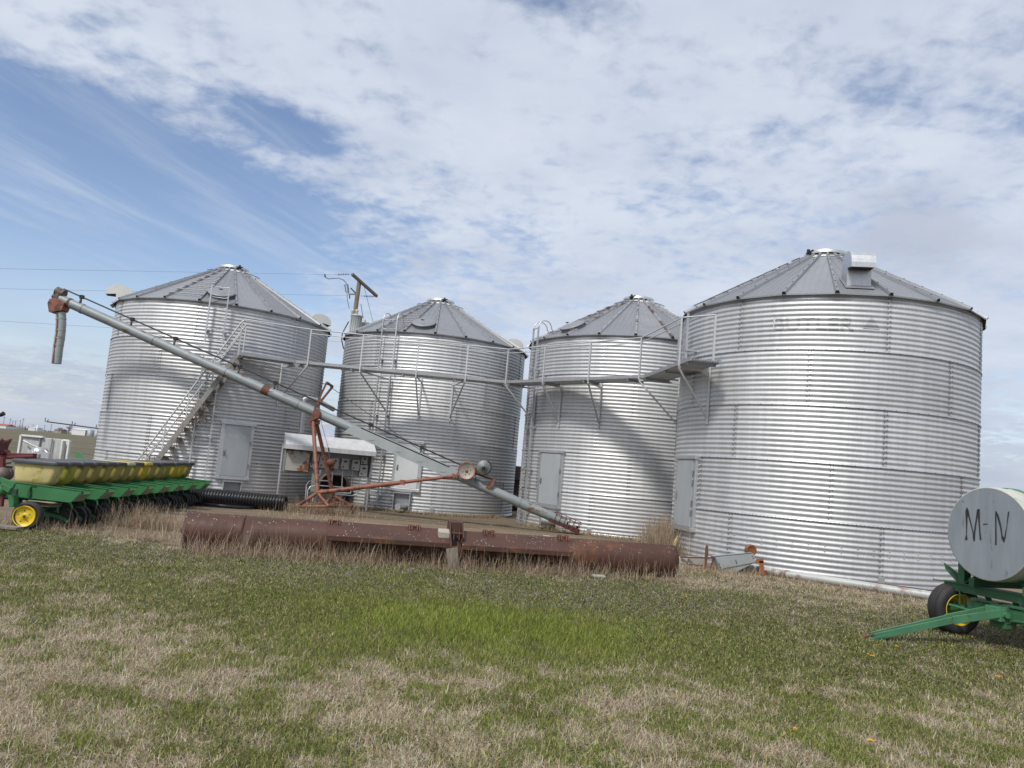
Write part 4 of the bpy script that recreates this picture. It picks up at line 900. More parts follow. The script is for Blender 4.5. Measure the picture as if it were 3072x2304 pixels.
# ------------------------------------------------------------------ black corrugated drain pipe and hose coil
q = MB(); prof = []; L = 3.05; n = 40; e0 = at(857, 1511, 20.35); e0.z = .215
for i in range(n):
    t = i*L/n; d = L/n; prof += [(.170, t), (.172, t+d*.12), (.212, t+d*.30), (.215, t+d*.5), (.212, t+d*.72), (.172, t+d*.9)]
q.lathe(prof, e0, (-1, -.03, 0), 40); q.lathe([(.165, L), (.165, 0), (.2, 0)], e0, (-1, -.03, 0), 40, 0)
single(q, 'drain_pipe', M['blackplastic'], 'ribbed black plastic drain pipe lying on the yard beside the planter', 'drain pipe')
q = MB(); c0 = gr(655, 1519)
for i in range(13):
    rx, ry = .75+random.uniform(-.2, .25), .42+random.uniform(-.15, .15); ph = random.uniform(0, 6); cc = c0+Vector((random.uniform(-.15, .15), random.uniform(-.1, .1), 0)); k = random.uniform(.7, 1.0)
    q.path([cc+Vector((rx*math.cos(ph+t*.35*k), ry*math.sin(ph+t*.35*k), .02+.018*(i % 4)+.006*math.sin(t))) for t in range(19)], .012, 6)
single(q, 'hose_coil', M['blackplastic'], 'loose coil of thin black hose on the ground in front of the drain pipe', 'hose')

# ------------------------------------------------------------------ rusty land roller
ra, rb = Vector((-4.62, 11.62, .275)), Vector((2.96, 13.28, .275)); rdv = (rb-ra).normalized(); rn = Vector((rdv.y, -rdv.x, 0)); RL = (rb-ra).length; RR = .275
def rp(x):                           # distance along the roller for a photo pixel column
    return min((abs(pix(ra+rdv*(t*.01)+U*.2)[0]-x), t*.01) for t in range(int(RL*100)+1))[1]
def RP(t, o, z): p = ra+rdv*t+rn*o; p.z = z; return p
ro = thing('land_roller', 'long rusty steel land roller with a hitch plate, half sunk in dry grass', 'roller', RP(RL/2, 0, 0))
def drum(t0, t1, r):
    q = MB(); prof = [(r, t0)]
    nn_ = 24
    for i in range(nn_+1): prof.append((r+.002*math.sin(i*1.7), t0+(t1-t0)*i/nn_))
    q.lathe(prof+[(r, t1)], ra, rdv, 72)
    for t_, e_ in ((t0, .05), (t1, -.05)): q.lathe([(r, t_), (r-.016, t_)], ra, rdv, 72, 0, False); q.lathe([(r-.016, t_), (r-.016, t_+e_)], ra, rdv, 72); q.lathe([(r-.016, t_+e_), (0, t_+e_)], ra, rdv, 72, 0, False)
    q.tube(ra+rdv*(t0-.05), ra+rdv*(t1+.05), .05, 12)
    return q.build('drum', M['rust'], ro)
tm = rp(712); tn = rp(1672)
drum(0, rp(738), RR); drum(rp(738)+.006, rp(1600), RR-.003); drum(rp(1600)+.006, RL, RR)
t0, t1 = rp(984), rp(1697); q = MB()
sec = [(.02, .545), (.05, .56), (.44, .395), (.455, .38), (.455, .31), (.435, .30), (.42, .375), (.05, .535)]
tmid = rp(1345)
q.prism([RP(t0, o, z) for o, z in sec], rdv*(tmid-t0)); q.prism([RP(tmid+.16, o, z-.012) for o, z in sec], rdv*(t1-tmid-.16))
q.build('frame_plate', M['rust'], ro, .004)
for tt in (t0+.35, (t0+tmid)/2, tmid+.5, t1-.4):
    q = MB(); q.beam(RP(tt, .08, .50), RP(tt, .0, .30), .05, .12); q.beam(RP(tt, .30, .42), RP(tt, .22, .06), .05, .05); q.beam(RP(tt-.25, .22, .1), RP(tt+.15, .22, .1), .04, .04); q.build('bearing_hanger', M['rustplain'], ro)
for px in (1003, 1240, 1462, 1683):
    q = MB(); tt = rp(px)
    for d in (-.085, -.05, .035, .07): q.prism([RP(tt+d, o, z) for o, z in ((.03, .50), (.05, .595), (.10, .60), (.17, .53), (.17, .485))], rdv*.018)
    q.tube(RP(tt-.1, .09, .572), RP(tt+.1, .09, .572), .014, 8); q.build('hinge_lug', M['rustplain'], ro)
# hitch
q = MB(); h0 = RP(tmid+.03, .36, 0); e = .17
top = [(.12, .80), (.12, .815), (-.1, .86), (-.1, .84)]
q.prism([RP(tmid-.03, o, z) for o, z in ((.46, .30), (.50, .34), (.20, .68), (.02, .71), (-.02, .56), (.3, .40))], rdv*.02)
q.prism([RP(tmid+.17, o, z) for o, z in ((.40, .42), (.42, .47), (.20, .68), (.02, .71), (-.02, .56), (.25, .42))], rdv*.02)
q.hexa([RP(tmid+x, o, z) for o, z in ((.21, .55), (.205, .685)) for x, o, z in ((-.03, o, z), (.19, o, z), (.19, o-.02, z+.005), (-.03, o-.02, z+.005))])
q.hexa([RP(tmid+x, o, z) for x, o, z in ((-.03, .2, .672), (.19, .2, .672), (.19, .02, .70), (-.03, .02, .70), (-.03, .2, .687), (.19, .2, .687), (.19, .02, .715), (-.03, .02, .715))])
for d in (.03, .115): q.prism([RP(tmid+d, o, z) for o, z in ((.26, .44), (.34, .42), (.30, .56), (.22, .58))], rdv*.018)
q.tube(RP(tmid+.01, .29, .52), RP(tmid+.18, .29, .52), .025, 10)
q.beam(RP(tmid-.02, .47, .28), RP(tmid+.1, .47, .3), .05, .1)
q.build('hitch', M['rust'], ro, .004)
q = MB(); q.prism([RP(tmid-.20, o, z) for o, z in ((.20, .485), (.32, .44), (.32, .525), (.20, .575))], rdv*.17); single(q, 'wood_block', M['palewood'], 'pale sawn wood block wedged on the roller beside its hitch', 'wood block')
q = MB(); q.beam(RP(tmid+.06, .47, -.02), RP(tmid-.0, .44, .31), .17, .13, rn); single(q, 'wood_prop', M['wood'], 'grey weathered timber propping up the roller hitch', 'timber', bev=.008)
q = MB(); q.box(gr(1640, 1614, .05)+U*0, .16, .14, .12, .3); single(q, 'stone_chunk', M['concrete'], 'small pale block on the dirt yard just behind the roller', 'stone', bev=.02)
q = MB(); q.box(gr(1796, 1730, .03), .20, .14, .06, .2); single(q, 'concrete_chunk', M['concrete'], 'flat pale chunk lying in grass under the right end of the roller', 'concrete', bev=.02)

# ------------------------------------------------------------------ junk by the right bin
jp = gr(2165, 1715); ju = thing('auger_drive_head', 'discarded auger drive with a bent grey sheet-metal guard and rusty pulley', 'machine part', jp)
Yj = jp.y-.1; q = MB()
g0 = [at(x, y, Yj) for x, y in ((2143, 1669), (2259, 1658), (2268, 1686), (2162, 1707))]; g1 = [at(x, y, Yj+.02) for x, y in ((2162, 1707), (2268, 1686), (2226, 1707), (2206, 1719), (2161, 1719))]
q.prism(g0, (0, .012, 0)); q.prism(g1, (.0, .012, .0)); q.prism([g0[0], g0[1], g0[1]+Vector((.03, .38, -.02)), g0[0]+Vector((.03, .38, -.02))], (0, 0, -.012)); q.prism([g0[0], g0[3], g1[4], g1[4]+Vector((0, .35, 0)), g0[0]+Vector((.03, .38, -.02))], (.01, 0, 0))
gd = q.build('guard', M['augergrey2'], ju)
q = MB(); q.beam(at(2207, 1680, Yj-.01), at(2211, 1692, Yj-.01), .012, .01); 
for x, y in ((2158, 1693), (2162, 1702), (2257, 1669), (2260, 1675), (2163, 1710)): q.lathe([(.012, 0), (0, -.012)], at(x, y, Yj), (0, 1, 0), 8)
q.build('latch', M['blackmetal'], gd)
q = MB(); q.lathe([(0, -.02), (.08, -.018), (.095, -.03), (.112, -.03), (.112, .04), (.09, .045), (0, .03)], at(2252, 1651, Yj+.22), (-.25, 1, .1), 36); q.build('pulley', M['rustorange'], ju)
q = MB(); q.hexa([at(x, y, Yj+dy) for dy in (-.0, .1) for x, y in ((2277, 1717), (2292, 1718), (2291, 1684), (2278, 1683))])
q.hexa([at(x, y, Yj+dy) for dy in (-.04, .16) for x, y in ((2267, 1731), (2297, 1731), (2294, 1716), (2272, 1716))]); q.hexa([at(x, y, Yj+dy) for dy in (.0, .12) for x, y in ((2266, 1689), (2291, 1689), (2291, 1677), (2268, 1677))])
q.build('bracket', M['orangebright'], ju)
q = MB(); q.beam(at(2121, 1636, Yj+.35), at(2115, 1712, Yj+.3), .05, .04); q.box(at(2120, 1658, Yj+.33), .05, .06, .14, 0)
q.beam(at(2042, 1672, Yj+.8), at(2144, 1674, Yj+.2), .03, .03); q.beam(at(2143, 1672, Yj+.1), at(2128, 1712, Yj+.1), .03, .03)
for t in range(9): q.tube(at(2140+t*2, 1704+t, Yj+.15), at(2156+t*7, 1716-(t % 4)*2, Yj+.25), .012, 6)
q.build('shaft_frame', M['rustplain'], ju)
q = MB(); a, b_ = gr(2062, 1692, .02), gr(2118, 1697, .02); q.beam(a+U*.08, b_+U*.08, .16, .15); q.beam(a+Vector((-.5, .35, .05)), a+Vector((.1, .05, .05)), .2, .12); single(q, 'concrete_sill', M['concrete'], 'grey concrete sill on the ground between the roller end and the right bin', 'concrete', bev=.012)
st = gr(2016, 1668); q = MB(); q.path([st+U*-.05, st+Vector((.03, 0, .2)), st+Vector((.07, 0, .36)), st+Vector((.085, 0, .44))], [.05, .045, .03, .008], 10); single(q, 'pointed_stake', M['stake'], 'pointed cream and yellow plastic stake among dry weeds behind the roller end', 'stake')
# pale pipe along the foot of the right bin
p0, p1 = Vector((4.75, 15.33, .08)), Vector((7.75, 12.95, .08)); q = MB(); q.tube(p0, p1, .078, 22); dpp = (p1-p0).normalized()
for t in (.9, 2.0, 3.2): q.tube(p0+dpp*t, p0+dpp*(t+.05), .084, 22)
single(q, 'tube_pipe', M['pipe'], 'pale grey tube with peeling rust patches lying along the foot of the right bin', 'pipe')
q = MB(); q.tube(Vector((6.2, 14.75, .06)), Vector((8.3, 13.4, .06)), .06, 16); single(q, 'red_pipe', M['redtrough'], 'dull red pipe tucked between the pale tube and the right bin', 'pipe')
# behind the gap between the second and third bins
q = MB(); c = at(1541, 1520, 31); c.z = 0; q.lathe([(.3, 0), (.31, .02), (.31, .6), (.325, .62), (.31, .64), (.31, 1.2), (.325, 1.22), (.31, 1.24), (.31, 1.75), (0, 1.77)], c, (0, 0, 1), 28); single(q, 'steel_drum', M['drumbrown'], 'dark brown steel tank standing in the gap behind the second and third bins', 'drum')
# ------------------------------------------------------------------ tank trailer
YC = 9.15; C = at(2963, 1601, YC); vaz = math.atan2(C.x, C.y); taz = vaz+R_(38.5)
T = Vector((math.sin(taz), math.cos(taz), 0)); W = Vector((math.cos(taz), -math.sin(taz), 0)); TR_ = .545
M0 = C+T*.32; M0.z = 0; TL = 2.3
tr = thing('tank_trailer', 'grey tank on a green farm trailer, its tongue resting on the grass', 'tank trailer', M0+T*.8)
q = MB(); q.lathe([(TR_-.012, 0), (TR_-.003, .003), (TR_, .012), (TR_, TL-.02), (TR_-.03, TL), (0, TL)], C, T, 72)
q.lathe([(0, 0.001), (TR_*.5, 0.001), (TR_-.0121, 0)], C, T, 72, 1, False); q.lathe([(TR_, .09), (TR_+.006, .095), (TR_+.006, .105), (TR_, .11)], C, T, 72)
tank = q.build('tank', [M['tankside'], M['tankgrey']], tr)
for t in (.30, 1.85):
    q = MB(); q.lathe([(TR_+.004, t), (TR_+.012, t), (TR_+.012, t+.055), (TR_+.004, t+.055)], C, T, 72); q.build('strap', M['greenfade'], tank)
q = MB(); q.lathe([(.07, 0), (.07, .07), (.05, .085), (0, .085)], C+T*.95+U*(TR_-.01), (0, 0, 1), 20); q.build('filler_cap', M['white'], tank)
# hand-painted letters, strokes laid on the end plate
def onface(x, y): d = ray(x, y); nT = np.array(T); s = ((np.array(C)-O3)@nT-.004)/(d@nT); return Vector(O3+d*s)
def fz(x, y): return (2750+x/6.87, 1440+y/6.87)
ST = [[(1020, 1235, 5), (1022, 1190, 4), (1026, 1120, 1.6), (1028, 960, 2.4), (1028, 800, 3.6), (1030, 640, 5.5), (1035, 580, 4.5), (1050, 640, 4.5), (1080, 760, 3), (1125, 930, 2), (1165, 1100, 1.8), (1180, 1180, 4.2), (1185, 1255, 3)],
      [(1182, 1200, 3.4), (1195, 1050, 3), (1225, 850, 2.8), (1262, 620, 4), (1272, 600, 5), (1280, 700, 4), (1288, 900, 2.6), (1303, 1100, 2.6), (1318, 1232, 3.4)],
      [(1372, 912, 2), (1420, 906, 1.3), (1466, 906, 1.1)],
      [(1630, 1335, 3), (1632, 1200, 2.8), (1630, 950, 2.4), (1628, 750, 2.6), (1640, 650, 4.5), (1665, 720, 3.2), (1700, 840, 3.6), (1735, 990, 2.6), (1755, 1140, 2.4), (1775, 1200, 5.5), (1792, 1270, 4), (1820, 1180, 2.4), (1830, 1090, 2.2), (1860, 940, .9), (1875, 800, 2), (1895, 650, 2.4)]]
q = MB()
for s_ in ST:
    pts = [onface(*fz(x, y)) for x, y, w in s_]; ws = [w*1.9/2314*YC/2.3*1.05 for x, y, w in s_]; vs = []
    for i, p in enumerate(pts):
        d = (pts[min(i+1, len(pts)-1)]-pts[max(i-1, 0)]).normalized(); sd = d.cross(T).normalized(); vs += [p-sd*ws[i], p+sd*ws[i]]
    q.add(vs, [(2*i, 2*i+1, 2*i+3, 2*i+2) for i in range(len(pts)-1)])
for x, y, r in ((1410, 1078, 1.6), (1585, 445, 2), (1415, 565, 1), (1458, 585, 1.1), (1572, 572, 1), (1505, 275, 2), (955, 440, 3.5)): q.lathe([(0, 0), (r*.0022, 0)], onface(*fz(x, y)), -T, 8)
q.build('hand_lettering', M['ink'], tank)
# running gear
foot = gr(2617, 1909, .045); piv = M0-T*.12+U*.40; dj = (foot-piv).normalized(); WS = Vector((-dj.y, dj.x, 0)).normalized(); WS = WS if WS.dot(W) > 0 else -WS
def axle(mid, vis):
    q = MB(); z = .60; A, Bq = mid-W*.80, mid+W*.80
    q.beam(A+U*z, Bq+U*z, .11, .10); q.beam(A+U*(z+.055)+T*.0, Bq+U*(z+.055), .16, .012)
    for e in (-.56, .42):
        P = mid+W*e; q.beam(P+U*(z+.05), P+U*(z+.30+abs(e)*.12), .11, .09, W)
        for s_ in (-1, 1):
            q.prism([P+W*(s_*.05)+T*.03+U*(z+.06), P+W*(s_*.30)+T*.03+U*(z+.19), P+W*(s_*.33)+T*.03+U*(z+.27), P+W*(s_*.05)+T*.03+U*(z+.13)], T*.02)
            q.prism([P+W*(s_*.05)-T*.06+U*(z+.06), P+W*(s_*.22)-T*.06+U*(z+.19), P+W*(s_*.22)-T*.0+U*(z+.19), P+W*(s_*.05)-T*.0+U*(z+.06)], U*.012)
        q.path([P-T*.07+U*(z-.03), P-T*.075+U*(z-.20), P-T*.03+U*(z-.25), P+T*.02+U*(z-.2), P+T*.02+U*(z-.03)], .010, 6)
    q.build('bolster', M['trailergreen'], tr)
    q = MB(); za = .40
    for s_ in (-1, 1):
        q.prism([mid+W*(s_*.08)+T*-.05+U*(za+.055), mid+W*(s_*.47)-T*.05+U*(za+.075), mid+W*(s_*.47)-T*.05+U*(za-.075), mid+W*(s_*.08)-T*.05+U*(za-.055)], T*.10)
        q.tube(mid+W*(s_*.52)+U*(za-.03), mid+W*(s_*.72)+U*.318, .04, 10); q.tube(mid+W*(s_*.63)-T*.16+U*(za-.02), mid+W*(s_*.2)-T*.13+U*(za-.05), .018, 8)
        for e in (.10, .26, .33): q.beam(mid+W*(s_*e)-T*.07+U*(za-.09), mid+W*(s_*e)-T*.07+U*(za+.10), .03, .03, T)
        q.box(mid+W*(s_*.19)+U*(za+.0), .30, .16, .15, math.atan2(W.y, W.x)); q.box(mid+W*(s_*.18)+U*(za+.10), .42, .2, .03, math.atan2(W.y, W.x))
    q.box(mid+U*za, .22, .24, .20, math.atan2(W.y, W.x)); q.box(mid+U*(za-.12)-T*.05, .2, .18, .08, math.atan2(W.y, W.x))
    q.tube(mid+W*.1+T*.05+U*(za+.1), mid+W*.1+U*.56, .03, 8); q.tube(mid-W*.25+T*.05+U*(za+.1), mid-W*.25+U*.56, .03, 8)
    q.build('axle', M['trailergreen'], tr, .004)
    for s_ in (-1, 1):
        RW = .318/.347; wcn = mid+W*(s_*.76)-T*.0+U*.318+Vector((.06, 0, 0)); q = MB(); d = -(WS if vis else W)*s_
        q.lathe([(.20, .115), (.225, .125), (.27, .135), (.315, .12), (.338, .09), (.345, .06), (.337, .054), (.337, .046), (.346, .04), (.347, .008), (.339, .002), (.339, -.004), (.347, -.01), (.346, -.05), (.338, -.056), (.338, -.064), (.344, -.07), (.335, -.1), (.31, -.125), (.26, -.135), (.2, -.115)][::1], wcn, d, 64, sc=RW)
        ty = q.build('tyre', M['rubber'], tr)
        q = MB(); q.lathe([(.215, .122), (.212, .128), (.198, .118), (.19, .07), (.178, .06), (.172, -.02), (.15, -.05), (.06, -.07), (0, -.07)], wcn, d, 48, sc=RW); rim = q.build('rim', M['yellow'], ty)
        q = MB(); q.lathe([(.09, -.06), (.085, .02), (.06, .03), (.05, .10), (0, .1)], wcn, d, 18)
        for t in range(6): a = t*PI/3; q.lathe([(.014, -.0), (.012, .04), (0, .042)], wcn+(T*math.cos(a)+U*math.sin(a))*.075, d, 8)
        q.build('hub', M['green'], rim)
axle(M0, True); axle(M0+T*1.55, False)
q = MB()
for e in (-.34, .34): q.beam(M0-T*.15+W*e+U*.70, M0+T*1.8+W*e+U*.70, .07, .10)
q.beam(M0+U*.46, M0+T*1.6+U*.46, .10, .10); q.build('reach_frame', M['trailergreen'], tr)
foot = gr(2617, 1909, .045); piv = M0-T*.12+U*.40; dj = (foot-piv).normalized(); q = MB(); js = dj.cross(U).normalized()
knee = piv.lerp(foot, .40)+U*.035
for e in (-.05, .05): q.beam(piv+js*e*2.2+U*.03, knee+js*e*1.2, .022, .09); q.beam(knee+js*e*1.1, foot+js*e*.7, .02, .075)
q.beam(knee-dj*.35+U*.0, knee+dj*.05, .09, .02); q.beam(knee, foot, .07, .018); q.beam(foot-dj*.25, foot+dj*.12-U*.02, .10, .02); q.box(piv, .2, .2, .16, math.atan2(W.y, W.x)); q.tube(piv+js*.14, piv-js*.14, .035, 10)
tg = q.build('tongue', M['trailerpale'], tr, .004)
q = MB(); q.beam(foot+dj*.05, foot+dj*.24-U*.03, .07, .014); q.beam(foot-dj*.1+U*.02, foot+dj*.16+U*.01, .03, .012); q.build('hitch_tip', M['rustplain'], tg)
q = MB(); a = at(2800, 1737, 10.25); q.tube(a, a+Vector((.62, -.08, -.015)), .013, 10); q.lathe([(0, -.001), (.009, -.001)], a, (1, 0, 0), 8, 1); q.build('side_rod', [M['galv'], M['dark']], tr)

# ------------------------------------------------------------------ utility pole behind the bins
YP = 41.; up_ = thing('utility_pole', 'wooden utility pole with a tilted crossarm and grey transformers behind the two left bins', 'utility pole', (at(1045, 1330, YP).x, YP, 0))
pt, pb = at(1078, 845, YP), at(1066, 930, YP); g = pb+(pb-pt)*((pb.z)/(pt.z-pb.z)); q = MB(); q.tube(g, pt, .16, 14, .115); q.build('pole', M['polewood'], up_)
ca, cb = at(1056, 822, YP-.9), at(1131, 889, YP+1.2); q = MB(); q.beam(ca, cb, .12, .15); q.build('crossarm', M['polewood'], up_, .01)
def insul(a, b_):
    q = MB(); q.tube(a, b_, .012, 6); d = (b_-a).normalized(); L = (b_-a).length
    for t in range(7): q.lathe([(.012, -.02), (.065, .0), (.06, .012), (.012, .02)], a+d*(L*(.2+.1*t)), d, 12)
    q.build('insulator', M['insulgrey'], up_)
i1, i2 = at(1005, 824, YP-.9), at(1085, 888, YP+.9); insul(ca, i1); insul(cb, i2)
tx = at(1066, 975, YP-.45); q = MB(); tdir = (pt-g).normalized(); tb_ = tx-U*.55
q.lathe([(0, 0), (.30, 0), (.31, .03), (.30, .06), (.30, 1.0), (.325, 1.02), (.325, 1.06), (.30, 1.08), (.2, 1.12), (0, 1.13)], tb_, tdir, 30)
for t in range(5): a = -2.2+t*.35; q.box(tb_+U*.55+Vector((.31*math.cos(a), .31*math.sin(a), 0)), .03, .03, .7, a)
trf = q.build('transformer', M['xfmr'], up_)
q = MB()
for e in (-.2, .03): q.lathe([(.07, 0), (.05, .05), (.085, .07), (.05, .1), (.085, .12), (.05, .16), (.09, .2), (.075, .3), (0, .32)], tb_+U*1.06+Vector((e, -.12, 0)), (0, 0, 1), 14)
q.build('bushing', M['insul'], trf)
t2 = at(1092, 983, YP+.5); q = MB(); q.lathe([(0, -.5), (.2, -.5), (.2, .25), (.21, .28), (0, .3)], t2, (0, 0, 1), 20); q.lathe([(.05, .28), (.07, .34), (.04, .36), (.07, .42), (0, .45)], t2, (0, 0, 1), 10); q.box(t2+Vector((.18, -.15, .2)), .2, .16, .14); q.build('small_transformer', M['galvdark'], up_)
q = MB(); c1, c2 = at(1042, 853, YP-.35), at(1046, 877, YP-.35); q.tube(c1, c2, .05, 10); q.tube(c1+Vector((-.12, 0, -.08)), c2+Vector((-.14, 0, .0)), .03, 8); q.beam(c1+Vector((0, 0, 0)), c1+Vector((-.18, 0, -.06)), .03, .04); q.beam(c2, c2+Vector((-.16, 0, 0)), .03, .05); q.build('fuse_cutout', M['insulgrey'], up_)
q = MB(); q.beam(at(1045, 882, YP-.3), at(1069, 883, YP), .05, .05); q.beam(at(1052, 864, YP-.3), at(1069, 882, YP), .04, .05); q.tube(at(1049, 885, YP-.3), at(1049, 896, YP-.3), .03, 8); q.build('bracket', M['blackmetal'], up_)
q = MB()
q.path([at(975, 829, YP-.9), at(978, 833, YP-.8), at(986, 837, YP-.7), at(1000, 835, YP-.6), at(1016, 834, YP-.5), at(1030, 840, YP-.4), at(1041, 852, YP-.35)], .018, 6)
q.path([at(1041, 880, YP-.35), at(1042, 900, YP-.4), at(1048, 925, YP-.5)], .016, 6); q.path([at(1083, 912, YP), at(1086, 935, YP+.3), at(1090, 955, YP+.5)], .016, 6)
q.path([at(1046, 965, YP-.5), at(1035, 985, YP-.6), at(1027, 1000, YP-.7), at(1025, 1020, YP-.8), at(1030, 1043, YP-.8), at(1040, 1060, YP-.6)], .032, 7)
q.tube(at(974, 823, YP-.9), at(976, 831, YP-.9), .04, 8); q.tube(at(1093, 862, YP+.1), at(1120, 970, YP+3), .010, 5)
q.build('jumper_wire', M['tarwire'], up_)
def wire(a, b_, sag, r=.014):
    n = 16; return [a.lerp(b_, t/n)-U*(sag*4*(t/n)*(1-t/n)) for t in range(n+1)]
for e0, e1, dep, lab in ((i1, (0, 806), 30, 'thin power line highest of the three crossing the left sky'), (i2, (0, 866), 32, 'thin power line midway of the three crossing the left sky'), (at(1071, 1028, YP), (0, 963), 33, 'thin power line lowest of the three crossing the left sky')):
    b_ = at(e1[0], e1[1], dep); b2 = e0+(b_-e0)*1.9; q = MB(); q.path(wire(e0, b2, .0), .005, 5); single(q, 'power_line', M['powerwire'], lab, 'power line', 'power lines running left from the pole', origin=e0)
# ------------------------------------------------------------------ far background
def farbox(name, label, cat, x0, x1, y0, y1, Y, m, depth, roof=None, rm=None, group=None):
    a, b_ = at(x0, y0, Y), at(x1, y1, Y); a2 = at(x1, y0, Y); h = at((x0+x1)/2, y0, Y).z; q = MB()
    t = thing(name, label, cat, ((a.x+b_.x)/2, Y, 0), group)
    q.hexa([Vector((x, y, z)) for z in (-.1, h) for x, y in ((a.x, Y), (b_.x, Y), (b_.x, Y+depth), (a.x, Y+depth))]); q.build('wall', m, t)
    if roof:
        q = MB(); q.prism([Vector((a.x-.3, Y-.3, h)), Vector((a.x-.3, Y+depth+.3, h)), Vector((a.x-.3, Y+depth/2, h+roof))], (b_.x-a.x+.6, 0, 0)); q.build('roof', rm, t)
    return t
FY = 620.
farbox('storage_shed', 'long white panelled shed far across the field beside two grey tanks', 'shed', 216, 255, 1289, 1301, FY, M['white'], 14, 1.0, M['white'])
farbox('farm_building', 'low white building far across the field near a white silo', 'farm building', 85, 105, 1283, 1287, FY+80, M['white'], 12, .6, M['white'])
farbox('barn', 'red-roofed farm building far off at the left edge of the field', 'barn', -25, 18, 1276, 1279, FY+60, M['white'], 14, 1.7, M['redroof'])
farbox('farmhouse', 'small brown-roofed house far across the field left of the bare tree', 'house', 163, 183, 1290, 1294, FY+60, M['tanwall'], 10, 1.2, M['brownroof'])
def fartank(label, x0, x1, y0, Y, m, roofh):
    a, b_ = at(x0, y0, Y), at(x1, y0, Y); r = (b_.x-a.x)/2; h = (a.z+b_.z)/2; q = MB(); q.lathe([(r, -.1), (r, h-roofh), (0, h)], ((a.x+b_.x)/2, Y+r, 0), (0, 0, 1), 28); single(q, 'storage_tank', m, label, 'storage tank', origin=((a.x+b_.x)/2, Y+r, 0))
fartank('squat grey storage tank far off beside the white panelled shed', 257, 278, 1288, FY, M['tankgrey'], .6)
fartank('pale grey storage tank far off, half hidden by the left bin', 279, 297, 1291, FY, M['tankgrey'], .6)
fartank('slim white silo far across the field beside a low white building', 109, 114, 1275, FY+80, M['white'], .6)
# bare tree
def bare_tree(name, label, base, H, spread, m, seed, group=None):
    rs = random.Random(seed); q = MB(); t = thing(name, label, 'tree', base, group); qc = MB()
    def grow(p, d, L, r, lev):
        e = p+d*L; (q if lev < 2 else qc).tube(p, e, r, 5, r*.65, caps=False)
        if lev >= 5: return
        for _ in range(rs.choice((2, 3, 3))):
            nd = (d+Vector((rs.gauss(0, spread), rs.gauss(0, spread), rs.gauss(.05, .25)))).normalized(); grow(p+d*L*rs.uniform(.6, 1), nd, L*rs.uniform(.62, .82), max(r*.6, .045), lev+1)
    for _ in range(2): grow(Vector(base), Vector((rs.gauss(0, .12), rs.gauss(0, .12), 1)).normalized(), H*.27, H*.022, 0)
    q.build('trunk', m, t); qc.build('crown', m, t)
tb = at(206, 1299, 640); tb.z = 0; bare_tree('bare_tree', 'large bare-branched tree far across the field above the white shed', tb, 10.5, .62, M['bark'], 5)
tb = at(176, 1297, 650); tb.z = 0; bare_tree('bare_tree', 'smaller bare tree far off, left of the large bare tree', tb, 8.5, .5, M['bark'], 8)
tb = at(240, 1301, 660); tb.z = 0; bare_tree('bare_tree', 'low bare tree far off behind the white shed', tb, 7, .6, M['bark'], 12)
proto = None
for i, (px, h) in enumerate(((8, 30), (27, 26), (35, 20), (44, 22), (58, 24), (66, 30), (98, 14), (133, 16), (153, 20))):
    Y = 700+12*i; P = at(px, 1285, Y); P.z = 0; hh = h*Y/F+1.5
    if proto is None:
        q = MB(); t = thing('distant_pole', 'thin utility pole on the far skyline at the left', 'utility pole', P, 'utility poles on the far skyline'); q.tube(P, P+U*10, .22, 6); q.build('pole', M['farpole'], t); q = MB(); q.beam(P+U*9.2+Vector((-1.6, 0, 0)), P+U*9.2+Vector((1.6, 0, 0)), .2, .25); q.build('crossarm', M['farpole'], t); proto = t
    else:
        t = proto.copy(); COL.objects.link(t); t.location = P
        for ch in proto.children: c = ch.copy(); COL.objects.link(c); c.parent = t
    t.scale = (1, 1, hh/10)
# sprayer boom
sb = thing('sprayer_boom', 'thin black sprayer boom reaching out from behind the left bin above the field', 'sprayer boom', (at(300, 1290, 46).x, 46, 0)); q = MB()
e0, e1 = at(141, 1265, 46), at(320, 1289, 46); q.tube(e0, e1, .035, 8); q.beam(e1+Vector((-.2, .2, 0)), Vector((e1.x-.2, 46.2, 0)), .15, .15); q.build('boom_pipe', M['blackmetal'], sb)
for px in (139, 220, 292):
    q = MB(); c = at(px, 1265+(px-141)*.134, 46); q.path([c+Vector((-.08, 0, .22)), c+Vector((-.08, 0, .02)), c+Vector((.06, 0, -.02)), c+Vector((.1, 0, .15))], .025, 6); q.build('nozzle_bracket', M['blackmetal'], sb)
# far woods: one mass of bare twigs
nW = 9000; az = rng.uniform(-1.1, 1.1, nW); D = rng.uniform(820, 1000, nW); X = D*np.tan(az); hh = (1.5+4.5*np.abs(np.sin(az*37)+.6*np.sin(az*91)+.4*np.sin(az*173))/2)*rng.uniform(.4, 1.2, nW)
wv = rng.uniform(.3, 1.1, nW); lean = rng.normal(0, .8, nW)
V = np.stack([np.stack([X-wv, D, np.zeros(nW)-.2], -1), np.stack([X+wv, D, np.zeros(nW)-.2], -1), np.stack([X+lean, D+rng.normal(0, 1, nW), hh], -1)], 1).reshape(-1, 3)
tag(np_mesh('far_woods', V, np.arange(nW*3).reshape(-1, 3), M['farwood'], False), 'low bare woods and brush along the far horizon', 'woods', None, 'stuff')
